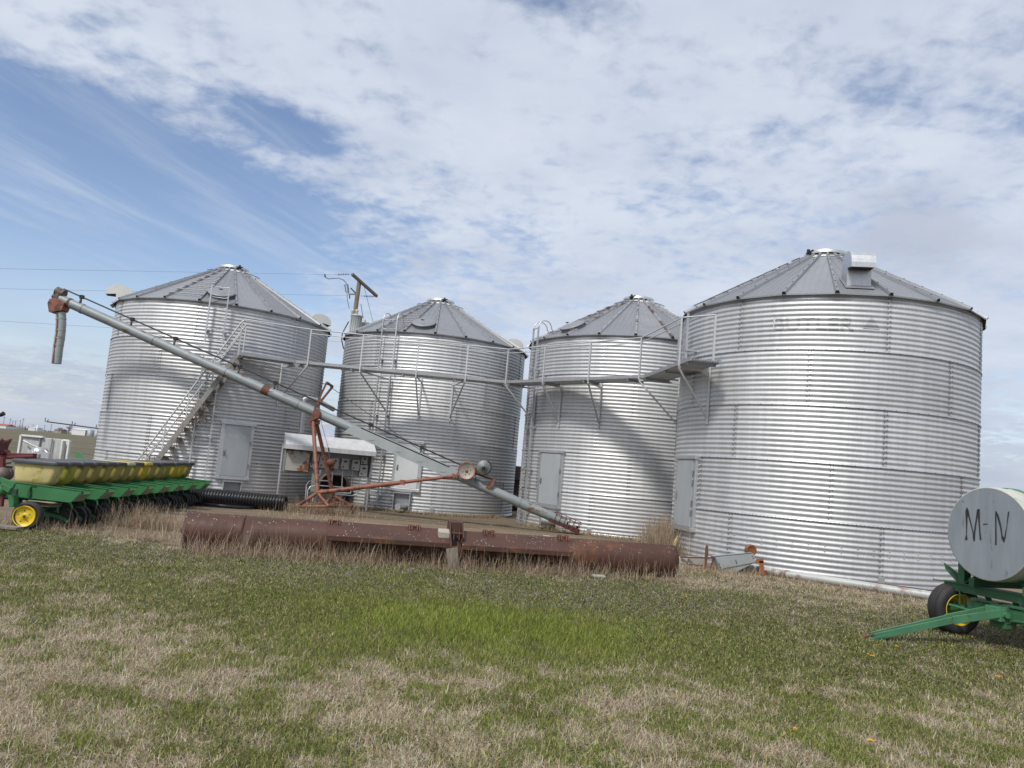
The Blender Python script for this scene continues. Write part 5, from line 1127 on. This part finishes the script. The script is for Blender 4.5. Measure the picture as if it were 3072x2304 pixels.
# ------------------------------------------------------------------ ground
def vnoise(x, y, s, seed, octs=4):
    out = 0; amp = 1; tot = 0
    for o in range(octs):
        u, v = x*s*2**o+seed*17.3, y*s*2**o+seed*9.1; i, j = np.floor(u).astype(np.int64), np.floor(v).astype(np.int64); fu, fv = u-i, v-j; fu = fu*fu*(3-2*fu); fv = fv*fv*(3-2*fv)
        def h(a, b): n = (a*374761393+b*668265263+(seed+o)*974711) & 0x7fffffff; n = ((n ^ (n >> 13))*1274126177) & 0x7fffffff; return ((n ^ (n >> 16)) & 0xffff)/65535.
        out = out+amp*((h(i, j)*(1-fu)+h(i+1, j)*fu)*(1-fv)+(h(i, j+1)*(1-fu)+h(i+1, j+1)*fu)*fv); tot += amp; amp *= .55
    return out/tot
YX = [-40, -12, -7.6, -6.3, -4.7, 2.95, 3.15, 3.4, 4.7, 7.7, 9.5, 14, 40]; YY = [12.2, 12.0, 12.2, 12.5, 11.75, 13.25, 15.2, 15.6, 15.25, 12.95, 13.2, 13.6, 14]
def lawn_edge(x): return np.interp(x, YX, YY)
def soil(name, stops, sc, bump=.02, rows=None, extra=None):
    mt = bpy.data.materials.new(name); mt.use_nodes = True; nt = mt.node_tree; b = nt.nodes['Principled BSDF']; tc = nt.nodes.new('ShaderNodeTexCoord').outputs['Object']
    n1 = noise(nt, tc, sc, 8, .62); n2 = noise(nt, tc, sc*9, 6, .6)
    c = mixc(nt, .45, ramp(nt, n1, stops), ramp(nt, n2, stops))
    if rows:
        n3 = noise(nt, mapping(nt, tc, rows, rot=(0, 0, .12)), 1, 5, .6); c = mixc(nt, .65, c, ramp(nt, n3, extra)); n4 = noise(nt, mapping(nt, tc, (rows[0]*.4, rows[1]*.11, 1)), 1, 4, .6); c = mixc(nt, .6, c, ramp(nt, n4, [(.35, g3(.6)), (.65, g3(1.25))]), 'MULTIPLY')
    nt.links.new(c, b.inputs['Base Color']); b.inputs['Roughness'].default_value = .95; b.inputs['Specular IOR Level'].default_value = .2
    bp = nn(nt, 'ShaderNodeBump', Strength=.7, Distance=bump); nt.links.new(noise(nt, tc, sc*14, 8, .7), bp.inputs['Height']); nt.links.new(bp.outputs[0], b.inputs['Normal']); return mt
def sheet(name, poly, z, m, kind='structure'):
    q = MB(); q.add([(x, y, z) for x, y in poly], [tuple(range(len(poly)))]); o = q.build(name, m); o['kind'] = kind; return o
M['thatch'] = soil('dry_thatch', [(.3, (.13, .10, .065)), (.7, (.07, .058, .036))], 1.2)
M['yard'] = soil('yard_dirt', [(.28, (.24, .185, .13)), (.5, (.19, .15, .105)), (.72, (.13, .105, .075))], .7, .03, (.25, 2.2, 1), [(.35, (.25, .195, .135)), (.65, (.15, .12, .085))])
M['field'] = soil('field_stubble', [(.3, (.17, .145, .10)), (.7, (.105, .10, .06))], .35, .06, (.03, 1.3, 1), [(.3, (.21, .175, .125)), (.5, (.12, .11, .07)), (.72, (.075, .072, .045))])
sheet('ground', [(-3000, -400), (3000, -400), (3000, 4000), (-3000, 4000)], 0, M['thatch'])
sheet('field', [(-3000, 25.5), (-14, 24.5), (-12.5, 30.5), (14, 30.5), (3000, 30), (3000, 4000), (-3000, 4000)], .004, M['field'])
ed = [(x, float(lawn_edge(x))+.25*math.sin(x*2.1)+.2*math.sin(x*5.3)) for x in np.linspace(-30, 30, 121)]
sheet('dirt_yard', ed+[(30, 24), (14, 30.4), (-12.4, 30.4), (-14, 24.4), (-30, 25.3)], .008, M['yard'])
# cracked wheel-track edges in the yard
q = MB()
for x0, y0, x1, y1 in ((1045, 1545, 1440, 1585), (900, 1560, 1200, 1580)):
    a, b_ = gr(x0, y0, .012), gr(x1, y1, .012); pts = [a.lerp(b_, t/24)+Vector((random.gauss(0, .03), random.gauss(0, .05), 0)) for t in range(25)]
    vs = []
    for p in pts: w = random.uniform(.01, .045); vs += [p+Vector((0, -w, 0)), p+Vector((0, w, 0))]
    q.add(vs, [(2*i, 2*i+1, 2*i+3, 2*i+2) for i in range(24)])
o = q.build('yard_crack', M['dark2']); o['kind'] = 'structure'
# ------------------------------------------------------------------ grass (countless blades)
def ribbons(P, hd, L, w, th0, kap, K=3, tip=.15, curl=.25):
    """N blades: base P, heading hd, length L, width w, lean th0 growing by kap along the blade"""
    N = len(P); cs, sn = np.cos(hd), np.sin(hd); side = np.stack([-sn, cs, np.zeros(N)], -1); pos = P.copy(); rows = []
    tw = rng.uniform(-.9, .9, N); cu = rng.normal(0, curl, N)
    for k in range(K+1):
        f = k/K; ww = w*(1-f*(1-tip)); sd = side+np.stack([cs*np.sin(tw*f), sn*np.sin(tw*f), np.zeros(N)], -1)*.8
        rows.append(np.stack([pos-sd*ww[:, None]/2, pos+sd*ww[:, None]/2], 1))
        th = th0+kap*(k+.5)/K; st = L/K; hk = hd+cu*(k+.5); cs, sn = np.cos(hk), np.sin(hk); side = np.stack([-sn, cs, np.zeros(N)], -1); pos = pos+np.stack([cs*np.sin(th)*st, sn*np.sin(th)*st, np.cos(th)*st], -1); pos[:, 2] = np.maximum(pos[:, 2], .006)
    V = np.stack(rows, 1).reshape(N, -1, 3); n = 2*(K+1); b = (np.arange(N)*n)[:, None]
    fs = np.concatenate([np.stack([b[:, 0]+2*k, b[:, 0]+2*k+1, b[:, 0]+2*k+3, b[:, 0]+2*k+2], -1)[:, None] for k in range(K)], 1).reshape(-1, 4)
    return V.reshape(-1, 3), fs, n
def blade_mat():
    mt = bpy.data.materials.new('grass_blade'); mt.use_nodes = True; nt = mt.node_tree; b = nt.nodes['Principled BSDF']; a = nn(nt, 'ShaderNodeAttribute', attribute_name='Col')
    nt.links.new(a.outputs['Color'], b.inputs['Base Color']); b.inputs['Roughness'].default_value = .6; b.inputs['Specular IOR Level'].default_value = .25
    tr_ = nt.nodes.new('ShaderNodeBsdfTranslucent'); nt.links.new(a.outputs['Color'], tr_.inputs[0]); mx = nt.nodes.new('ShaderNodeMixShader'); mx.inputs[0].default_value = .25
    nt.links.new(b.outputs[0], mx.inputs[1]); nt.links.new(tr_.outputs[0], mx.inputs[2]); nt.links.new(mx.outputs[0], nt.nodes['Material Output'].inputs[0]); return mt
M['blade'] = blade_mat()
def pal(N, cols, jit=.27):
    c = np.array(cols)[rng.integers(0, len(cols), N)]*(1+rng.normal(0, jit, (N, 1)))*(1+rng.normal(0, .06, (N, 3))); return np.clip(c, .008, .8)
def emit(name, parts, label):
    Vs, Fs, Cs, o = [], [], [], 0
    for V, Fq, n, col in parts: Vs.append(V); Fs.append(Fq+o); Cs.append(np.repeat(np.c_[col, np.ones(len(col))], n, 0)); o += len(V)
    return tag(np_mesh(name, np.concatenate(Vs), np.concatenate(Fs), M['blade'], False, np.concatenate(Cs)), label, 'grass', None, 'stuff')
DEN = 1.0
NC = int(3800000*DEN); Yc = np.sqrt(rng.uniform(2.0**2, 16.2**2, NC)); Xc = rng.uniform(-1, 1, NC)*(.86*Yc+1.2)
keep = rng.uniform(0, 1, NC) < np.minimum(1, (4.6/Yc)**1.5); keep &= Yc < lawn_edge(Xc)-.02+.25*(vnoise(Xc, Yc, 3., 3)-.5)
Xc, Yc = Xc[keep], Yc[keep]
# what grows where
big = vnoise(Xc, Yc, .55, 1); mid = vnoise(Xc, Yc, 1.5, 2); sm = vnoise(Xc, Yc, 3.0, 4, 3)*.45+vnoise(Xc, Yc, 7.5, 9, 3)*.55
lush = .75*np.exp(-((Xc-.1)/1.8)**2-((Yc-7.7)/1.1)**2)+.6*np.exp(-((Xc+.4)/3.0)**2-((Yc-8.6)/1.8)**2)+.5*np.exp(-((Xc+1.2)/.6)**2-((Yc-10.6)/.6)**2)
lush = lush*np.clip(.35+1.5*vnoise(Xc, Yc, 2.2, 21, 3), .4, 1.25)
far = np.clip((Yc-5.9)/1.6, 0, 1); left = np.clip((-Xc-1.7)/1.8, 0, 1)*np.clip((11-Yc)/3, 0, 1)
edge = np.clip(1-(lawn_edge(Xc)-Yc)/1.0, 0, 1); rightdry = np.clip((Yc-11.0-.25*np.abs(Xc-5.5))/1.2, 0, 1)*(Xc > 2.6); undertr = np.exp(-((Xc-6.9)/1.1)**2-((Yc-9.3)/1.0)**2)
dry = .56-.60*far+.24*left+.55*edge+.95*rightdry+.8*undertr-.8*lush+.5*(mid-.5)+3.6*(sm-.5)+.3*(big-.5)
dry = 1/(1+np.exp(-(dry-.5)*4.6)); olive = np.clip(far*1.0-lush*1.1+.6*(big-.5)+.1, 0, 1)*(1-.5*left)
u = rng.uniform(0, 1, len(Xc)); isdry = u < dry; isol = (~isdry) & (rng.uniform(0, 1, len(Xc)) < olive*.85); isgr = ~isdry & ~isol
parts = []; wk = lambda Y: .0026*(1+Y/9.)
def pts(mk, z=0.): return np.stack([Xc[mk], Yc[mk], np.full(mk.sum(), z)], -1)
P = pts(isdry); N = len(P); parts.append((*ribbons(P, rng.uniform(0, 2*PI, N), rng.uniform(.03, .085, N), wk(P[:, 1])*rng.uniform(.6, 1.1, N), rng.uniform(.9, 1.7, N), rng.normal(.25, 1.1, N), 4, .35, .7), pal(N, [(.52, .43, .29), (.60, .51, .37), (.45, .36, .245), (.66, .58, .44), (.30, .235, .16), (.48, .395, .31)])))
P = pts(isgr); N = len(P); tall = .6*np.exp(-((P[:, 0]-.1)/1.6)**2-((P[:, 1]-7.7)/1.0)**2)+.4*np.exp(-((P[:, 0]+.1)/2.4)**2-((P[:, 1]-8.6)/1.6)**2); parts.append((*ribbons(P, rng.uniform(0, 2*PI, N), rng.uniform(.022, .058, N)*(1+.9*tall), wk(P[:, 1])*.95, rng.uniform(.15, .95, N), rng.uniform(.1, 1.1, N), 3, .1), (.82+.4*vnoise(P[:, 0], P[:, 1], 2.6, 23, 3)[:, None])*(1+tall[:, None]*np.array([.0, .08, -.3]))*pal(N, [(.14, .185, .030), (.19, .235, .040), (.10, .135, .025), (.24, .26, .06), (.34, .315, .13)])))
P = pts(isol); N = len(P); hen = vnoise(P[:, 0], P[:, 1], 1.1, 7)+.4*np.clip((P[:, 1]-8.5)/2, 0, 1); pur = rng.uniform(0, 1, N) < np.clip((hen-.60)*1.1, 0, .26)
col = pal(N, [(.125, .15, .036), (.165, .19, .045), (.085, .10, .03), (.135, .155, .04), (.205, .205, .065), (.32, .29, .15)]); col[pur] = pal(pur.sum(), [(.30, .26, .29), (.36, .32, .35), (.25, .20, .23)])
parts.append((*ribbons(P+np.c_[np.zeros((N, 2)), rng.uniform(0, .03, N)], rng.uniform(0, 2*PI, N), rng.uniform(.014, .034, N)*(1-.3*pur), wk(P[:, 1])*np.where(pur, 1.4, 1.75), rng.uniform(.3, 1.3, N), rng.uniform(0, .8, N), 2, .45), col))
emit('lawn_grass', parts, 'rough lawn of green grass, dead straw and low purple weeds')
# tall dry weeds along the roller and other edges
def stalks(N, fx, L, col, lean=.5, bend=.9, wd=.006, curl=.3):
    P = np.array([fx() for _ in range(N)]); P = np.c_[P, np.zeros(N)] if P.shape[1] == 2 else P
    return (*ribbons(P, rng.uniform(0, 2*PI, N), L*rng.uniform(.35, 1.0, N)**1.3, np.full(N, wd)*rng.uniform(.7, 1.3, N), np.abs(rng.normal(0, lean, N)), rng.normal(bend*.6, bend, N), 5, .3, curl), pal(N, col, .2))
TAN = [(.42, .335, .23), (.48, .395, .29), (.34, .255, .175), (.44, .345, .255), (.26, .19, .13)]
dens = [(.0, .5), (.05, .9), (.3, 1), (.36, .9), (.40, .25), (.48, .4), (.52, .9), (.58, .35), (.64, 1), (.72, .9), (.76, .7), (.83, .5), (.88, .35), (1, .25)]
dx = [a for a, _ in dens]; dy_ = [b for _, b in dens]
def fr():
    while True:
        f = random.random()
        if random.random() < np.interp(f, dx, dy_): p = RP(f*RL, .34+abs(random.gauss(0, .17)), 0); return (p.x, p.y)
def fb():
    f = random.random(); p = RP(f*RL, -.38-abs(random.gauss(0, .15)), 0); return (p.x, p.y)
def fpl(): return (random.uniform(-8.4, -4.9), 12.15+abs(random.gauss(0, .35))+.0)
def fyard():
    return (random.uniform(-5.9, -3.4), random.gauss(19.2, .6))
def fedge():
    k = random.choice((1, 1, 2, 2, 0)); a = R_(random.uniform(-60, 55)); b = B[k]; r = b.R+.05+abs(random.gauss(0, .22)); return (b.c[0]+r*math.sin(a), b.c[1]-r*math.cos(a))
def fpipe(): f = random.random(); p = p0.lerp(p1, f*.8)+Vector((-.62, -.78, 0))*(.1+abs(random.gauss(0, .12))); return (p.x, p.y)
def fju(): return (jp.x+random.gauss(-.1, .55), jp.y+random.gauss(-.12, .2))
def fany(): x = random.uniform(-6, 4.5); return (x, random.uniform(float(lawn_edge(x))+.3, 21.5))
parts = [stalks(1400, fany, .10, TAN, .8, .7, .008), stalks(3200, fr, .27, TAN, .8, .9, .0055), stalks(3600, fr, .46, TAN, .7, 2.0, .0055, .5), stalks(260, fr, .6, TAN, .5, .5, .007), stalks(380, fb, .30, TAN, .4, .6, .006), stalks(1500, fpl, .26, TAN, .8, 1.6, .006, .5), stalks(60, fpl, .55, TAN, .4, .4),
         stalks(1500, fyard, .16, TAN, .7, .8, .007), stalks(6500, fedge, .2, [(.36, .28, .16), (.42, .33, .20), (.28, .20, .12)], .5, .7, .009), stalks(700, fpipe, .14, TAN, .5, .7), stalks(900, fju, .24, TAN, .6, .7)]
emit('dry_weeds', parts, 'tall dead grass and bent dry stalks along the roller and the feet of the bins')
def clump(name, label, c, N, rad, L, lean=.55, bend=.7, wd=.006):
    def f(): return (c[0]+random.gauss(0, rad[0]), c[1]+random.gauss(0, rad[1]))
    V, Fq, n, col = stalks(N, f, L, TAN, lean, bend, wd); V = V-np.array([c[0], c[1], 0]); o = np_mesh(name, V, Fq, M['blade'], False, np.repeat(np.c_[col, np.ones(N)], n, 0)); o.location = (c[0], c[1], 0)
    return tag(o, label, 'weed clump')
g = gr(430, 1588); clump('weed_clump', 'bushy clump of dead grass in front of the planter wheels, left of the roller end', (g.x, g.y+.15), 1500, (.38, .2), .52)
clump('weed_clump', 'dense tangle of dead weeds under the orange auger frame', (-4.75, VA.y-.55), 1700, (.55, .3), .5, .6, .8, .007)
clump('weed_clump', 'tall thicket of dead weeds in the gap between the two right bins', (3.95, 18.2), 2600, (.27, .55), .98, .3, .6, .008)
# dandelions
q = MB(); proto = None
for x, y in ((2058, 1794), (2690, 1944), (2604, 1968), (2617, 1973), (2993, 2036), (2611, 2230), (2385, 2195)):
    P = gr(x, y, .06); P.z = 0
    lab = {2058: 'yellow dandelion alone on the grass left of the trailer, nearest the roller end', 2690: 'yellow dandelion below the green trailer tongue, right of a close pair', 2604: 'smaller flower of the close dandelion pair below the tongue tip', 2617: 'larger flower of the close dandelion pair below the tongue tip', 2993: 'yellow dandelion in dry grass near the right edge of the lawn', 2611: 'yellow dandelion in the nearest grass, right of a smaller one', 2385: 'small yellow dandelion in the nearest grass, left of a larger one'}[x]
    if proto is None:
        t = thing('dandelion', lab, 'dandelion', P, 'dandelions in the lawn'); q = MB(); q.path([P, P+Vector((.004, 0, .05)), P+Vector((.0, .0, .075))], .0025, 5); q.build('stem', M['greenstem'], t)
        q = MB(); hc = P+U*.075
        for ring, (rr, el, n) in enumerate(((.020, .25, 18), (.016, .6, 14), (.010, 1.1, 9))):
            for k in range(n):
                a = k*2*PI/n+ring*.3; d = Vector((math.cos(a)*math.cos(el), math.sin(a)*math.cos(el), math.sin(el))); s = Vector((-math.sin(a), math.cos(a), 0))*.0032; q.add([hc-s, hc+s, hc+d*rr+s*1.2, hc+d*rr-s*1.2], [(0, 1, 2, 3)])
        q.lathe([(.006, -.006), (.009, 0), (.006, .006), (0, .008)], hc, (0, 0, 1), 10); q.build('flower', M['dandy'], t); proto = t
    else:
        t = proto.copy(); COL.objects.link(t); t.location = P; t['label'] = lab
        for ch in proto.children: c = ch.copy(); COL.objects.link(c); c.parent = t
    sc = {2604: .75, 2385: .7, 2617: 1.15}.get(x, 1.0); t.scale = (sc, sc, 1); t.rotation_euler = (0, 0, x*.1)

# ------------------------------------------------------------------ sky and sun
SUN_EL, SUN_AZ = R_(50), R_(209)     # azimuth clockwise from +y (straight ahead): behind the camera, to its left
sd = Vector((math.sin(SUN_AZ)*math.cos(SUN_EL), math.cos(SUN_AZ)*math.cos(SUN_EL), math.sin(SUN_EL)))
li = bpy.data.lights.new('sun', 'SUN'); li.energy = 2.3; li.angle = R_(8); li.color = (1, .955, .89); so = bpy.data.objects.new('sun', li); COL.objects.link(so); so.rotation_euler = (-sd).to_track_quat('-Z', 'Y').to_euler(); so.location = sd*50
w = bpy.data.worlds.new('World'); S.world = w; w.use_nodes = True; nt = w.node_tree; bg = nt.nodes['Background']; bg.inputs[1].default_value = .1
sky = nn(nt, 'ShaderNodeTexSky', sky_type='NISHITA', sun_disc=False, sun_elevation=SUN_EL, sun_rotation=SUN_AZ, air_density=1.0, dust_density=.6, ozone_density=1.0)
dirn = nt.nodes.new('ShaderNodeTexCoord').outputs['Generated']
def math_(op, a, b=None, c=None, clamp=False):
    n = nt.nodes.new('ShaderNodeMath'); n.operation = op; n.use_clamp = clamp
    for i, v in enumerate((a, b, c)):
        if v is None: continue
        if isinstance(v, (int, float)): n.inputs[i].default_value = v
        else: nt.links.new(v, n.inputs[i])
    return n.outputs[0]
def dot(v):
    n = nt.nodes.new('ShaderNodeVectorMath'); n.operation = 'DOT_PRODUCT'; nt.links.new(dirn, n.inputs[0]); n.inputs[1].default_value = tuple(v); return n.outputs['Value']
def smooth(v, a, b):
    n = nn(nt, 'ShaderNodeMapRange', interpolation_type='SMOOTHSTEP'); nt.links.new(v, n.inputs[0]); n.inputs[1].default_value = a; n.inputs[2].default_value = b; return n.outputs[0]
sep = nt.nodes.new('ShaderNodeSeparateXYZ'); nt.links.new(dirn, sep.inputs[0])
zc = math_('MAXIMUM', sep.outputs[2], .0); den = math_('ADD', zc, .16)
comb = nt.nodes.new('ShaderNodeCombineXYZ'); nt.links.new(math_('DIVIDE', sep.outputs[0], den), comb.inputs[0]); nt.links.new(math_('DIVIDE', sep.outputs[1], den), comb.inputs[1])
cp = comb.outputs[0]                  # cloud layer overhead, seen in perspective
def gap(x, y, ex, ey, su, sv):        # opening in the layer: direction of its middle, of its long axis, half sizes
    c = Vector(ray(x, y)).normalized(); e = Vector(ray(ex, ey)).normalized(); e1 = (e-c*c.dot(e)).normalized(); e2 = c.cross(e1)
    a = math_('DIVIDE', math_('SUBTRACT', dot(e1), 0.), su); b = math_('DIVIDE', math_('SUBTRACT', dot(e2), 0.), sv)
    f = math_('MULTIPLY', math_('EXPONENT', math_('MULTIPLY', math_('ADD', math_('MULTIPLY', a, a), math_('MULTIPLY', b, b)), -1.)), smooth(dot(c), .2, .6)); return f
puff = noise(nt, mapping(nt, cp, (1, 1.25, 1), (3.1, 1.7, 0)), 4.4, 8, .56, .2)
broad = noise(nt, mapping(nt, cp, (1, 1, 1), (7.7, 2.2, 0), (0, 0, .5)), .9, 5, .5, .3)
fine = noise(nt, mapping(nt, cp, (1, 1, 1), (1.3, 4.2, 0)), 19., 6, .55, .3)
streak = noise(nt, mapping(nt, mapping(nt, cp, rot=(0, 0, -1.12)), (.6, 3.0, 1), (0.4, .8, 0)), 2.2, 7, .6, .5)
g1 = gap(380, 500, 900, 640, .25, .062); g2 = gap(60, 690, 500, 900, .26, .10); g3_ = gap(880, 380, 1000, 420, .075, .026); g4 = gap(1620, -40, 1400, -120, .11, .03); g5 = gap(650, 800, 950, 900, .12, .03)
gaps = math_('ADD', math_('ADD', math_('MULTIPLY', g1, .62), math_('MULTIPLY', g2, .66)), math_('ADD', math_('ADD', math_('MULTIPLY', g3_, .5), math_('MULTIPLY', g5, .3)), math_('MULTIPLY', g4, .34)))
base = math_('ADD', math_('MULTIPLY', puff, .62), math_('ADD', math_('MULTIPLY', broad, .55), math_('MULTIPLY', fine, .46)))
cov = math_('SUBTRACT', math_('ADD', base, .11), gaps)
wisp = math_('MULTIPLY', smooth(streak, .40, .85), .50)
d1 = smooth(cov, .55, .95); dens_ = math_('MAXIMUM', d1, math_('MULTIPLY', wisp, smooth(sep.outputs[2], .02, .2)))
hz_ = smooth(sep.outputs[2], .24, -.02)      # paler, greyer layer low on the horizon
shade = noise(nt, mapping(nt, cp, (1, 1, 1), (9.3, .2, 0)), 2.1, 6, .6)
ccol = ramp(nt, shade, [(.30, (4.35, 4.85, 5.85)), (.62, (5.6, 6.05, 6.85))])
low = noise(nt, mapping(nt, dirn, (3, 3, 9)), 1.6, 5, .55)
ccol = mixc(nt, math_('MULTIPLY', hz_, .75), ccol, ramp(nt, low, [(.35, (3.0, 3.5, 4.55)), (.62, (4.2, 4.75, 5.8))]))
# small grey scud clouds
for x, y, su_, sv_, amt in ((2760, 690, .075, .06, .62), (1285, 780, .035, .02, .4), (1440, 930, .04, .03, .28)):
    sc_ = gap(x, y, x+200, y+10, su_, sv_); sc_ = smooth(math_('ADD', sc_, math_('MULTIPLY', math_('SUBTRACT', puff, .5), 1.1)), .25, .9); ccol = mixc(nt, math_('MULTIPLY', sc_, amt), ccol, (3.9, 4.2, 4.95)); dens_ = math_('MAXIMUM', dens_, math_('MULTIPLY', sc_, amt))
glow = math_('POWER', math_('MAXIMUM', dot(sd), 0.), 12.); ccol = mixc(nt, math_('MULTIPLY', glow, .9), ccol, (17., 16.6, 16.))     # thin cloud lit up round the sun
bl = mixc(nt, 1.0, sky.outputs[0], (SKYT[0], SKYT[1], SKYT[2]), 'MULTIPLY')
dens_ = math_('MAXIMUM', math_('MULTIPLY', dens_, .93), math_('MULTIPLY', hz_, .72)); dens_ = math_('MAXIMUM', dens_, glow)
nt.links.new(mixc(nt, dens_, bl, ccol), bg.inputs[0])
S.view_settings.view_transform = 'Standard'; S.view_settings.look = 'None'; S.view_settings.exposure = EXPO; S.view_settings.gamma = 1; S.view_settings.use_curve_mapping = False
S.cycles.max_bounces = 6; S.cycles.diffuse_bounces = 3; S.cycles.glossy_bounces = 4; S.cycles.transmission_bounces = 3; S.cycles.caustics_reflective = False; S.cycles.caustics_refractive = False
S.cycles.use_denoising = True
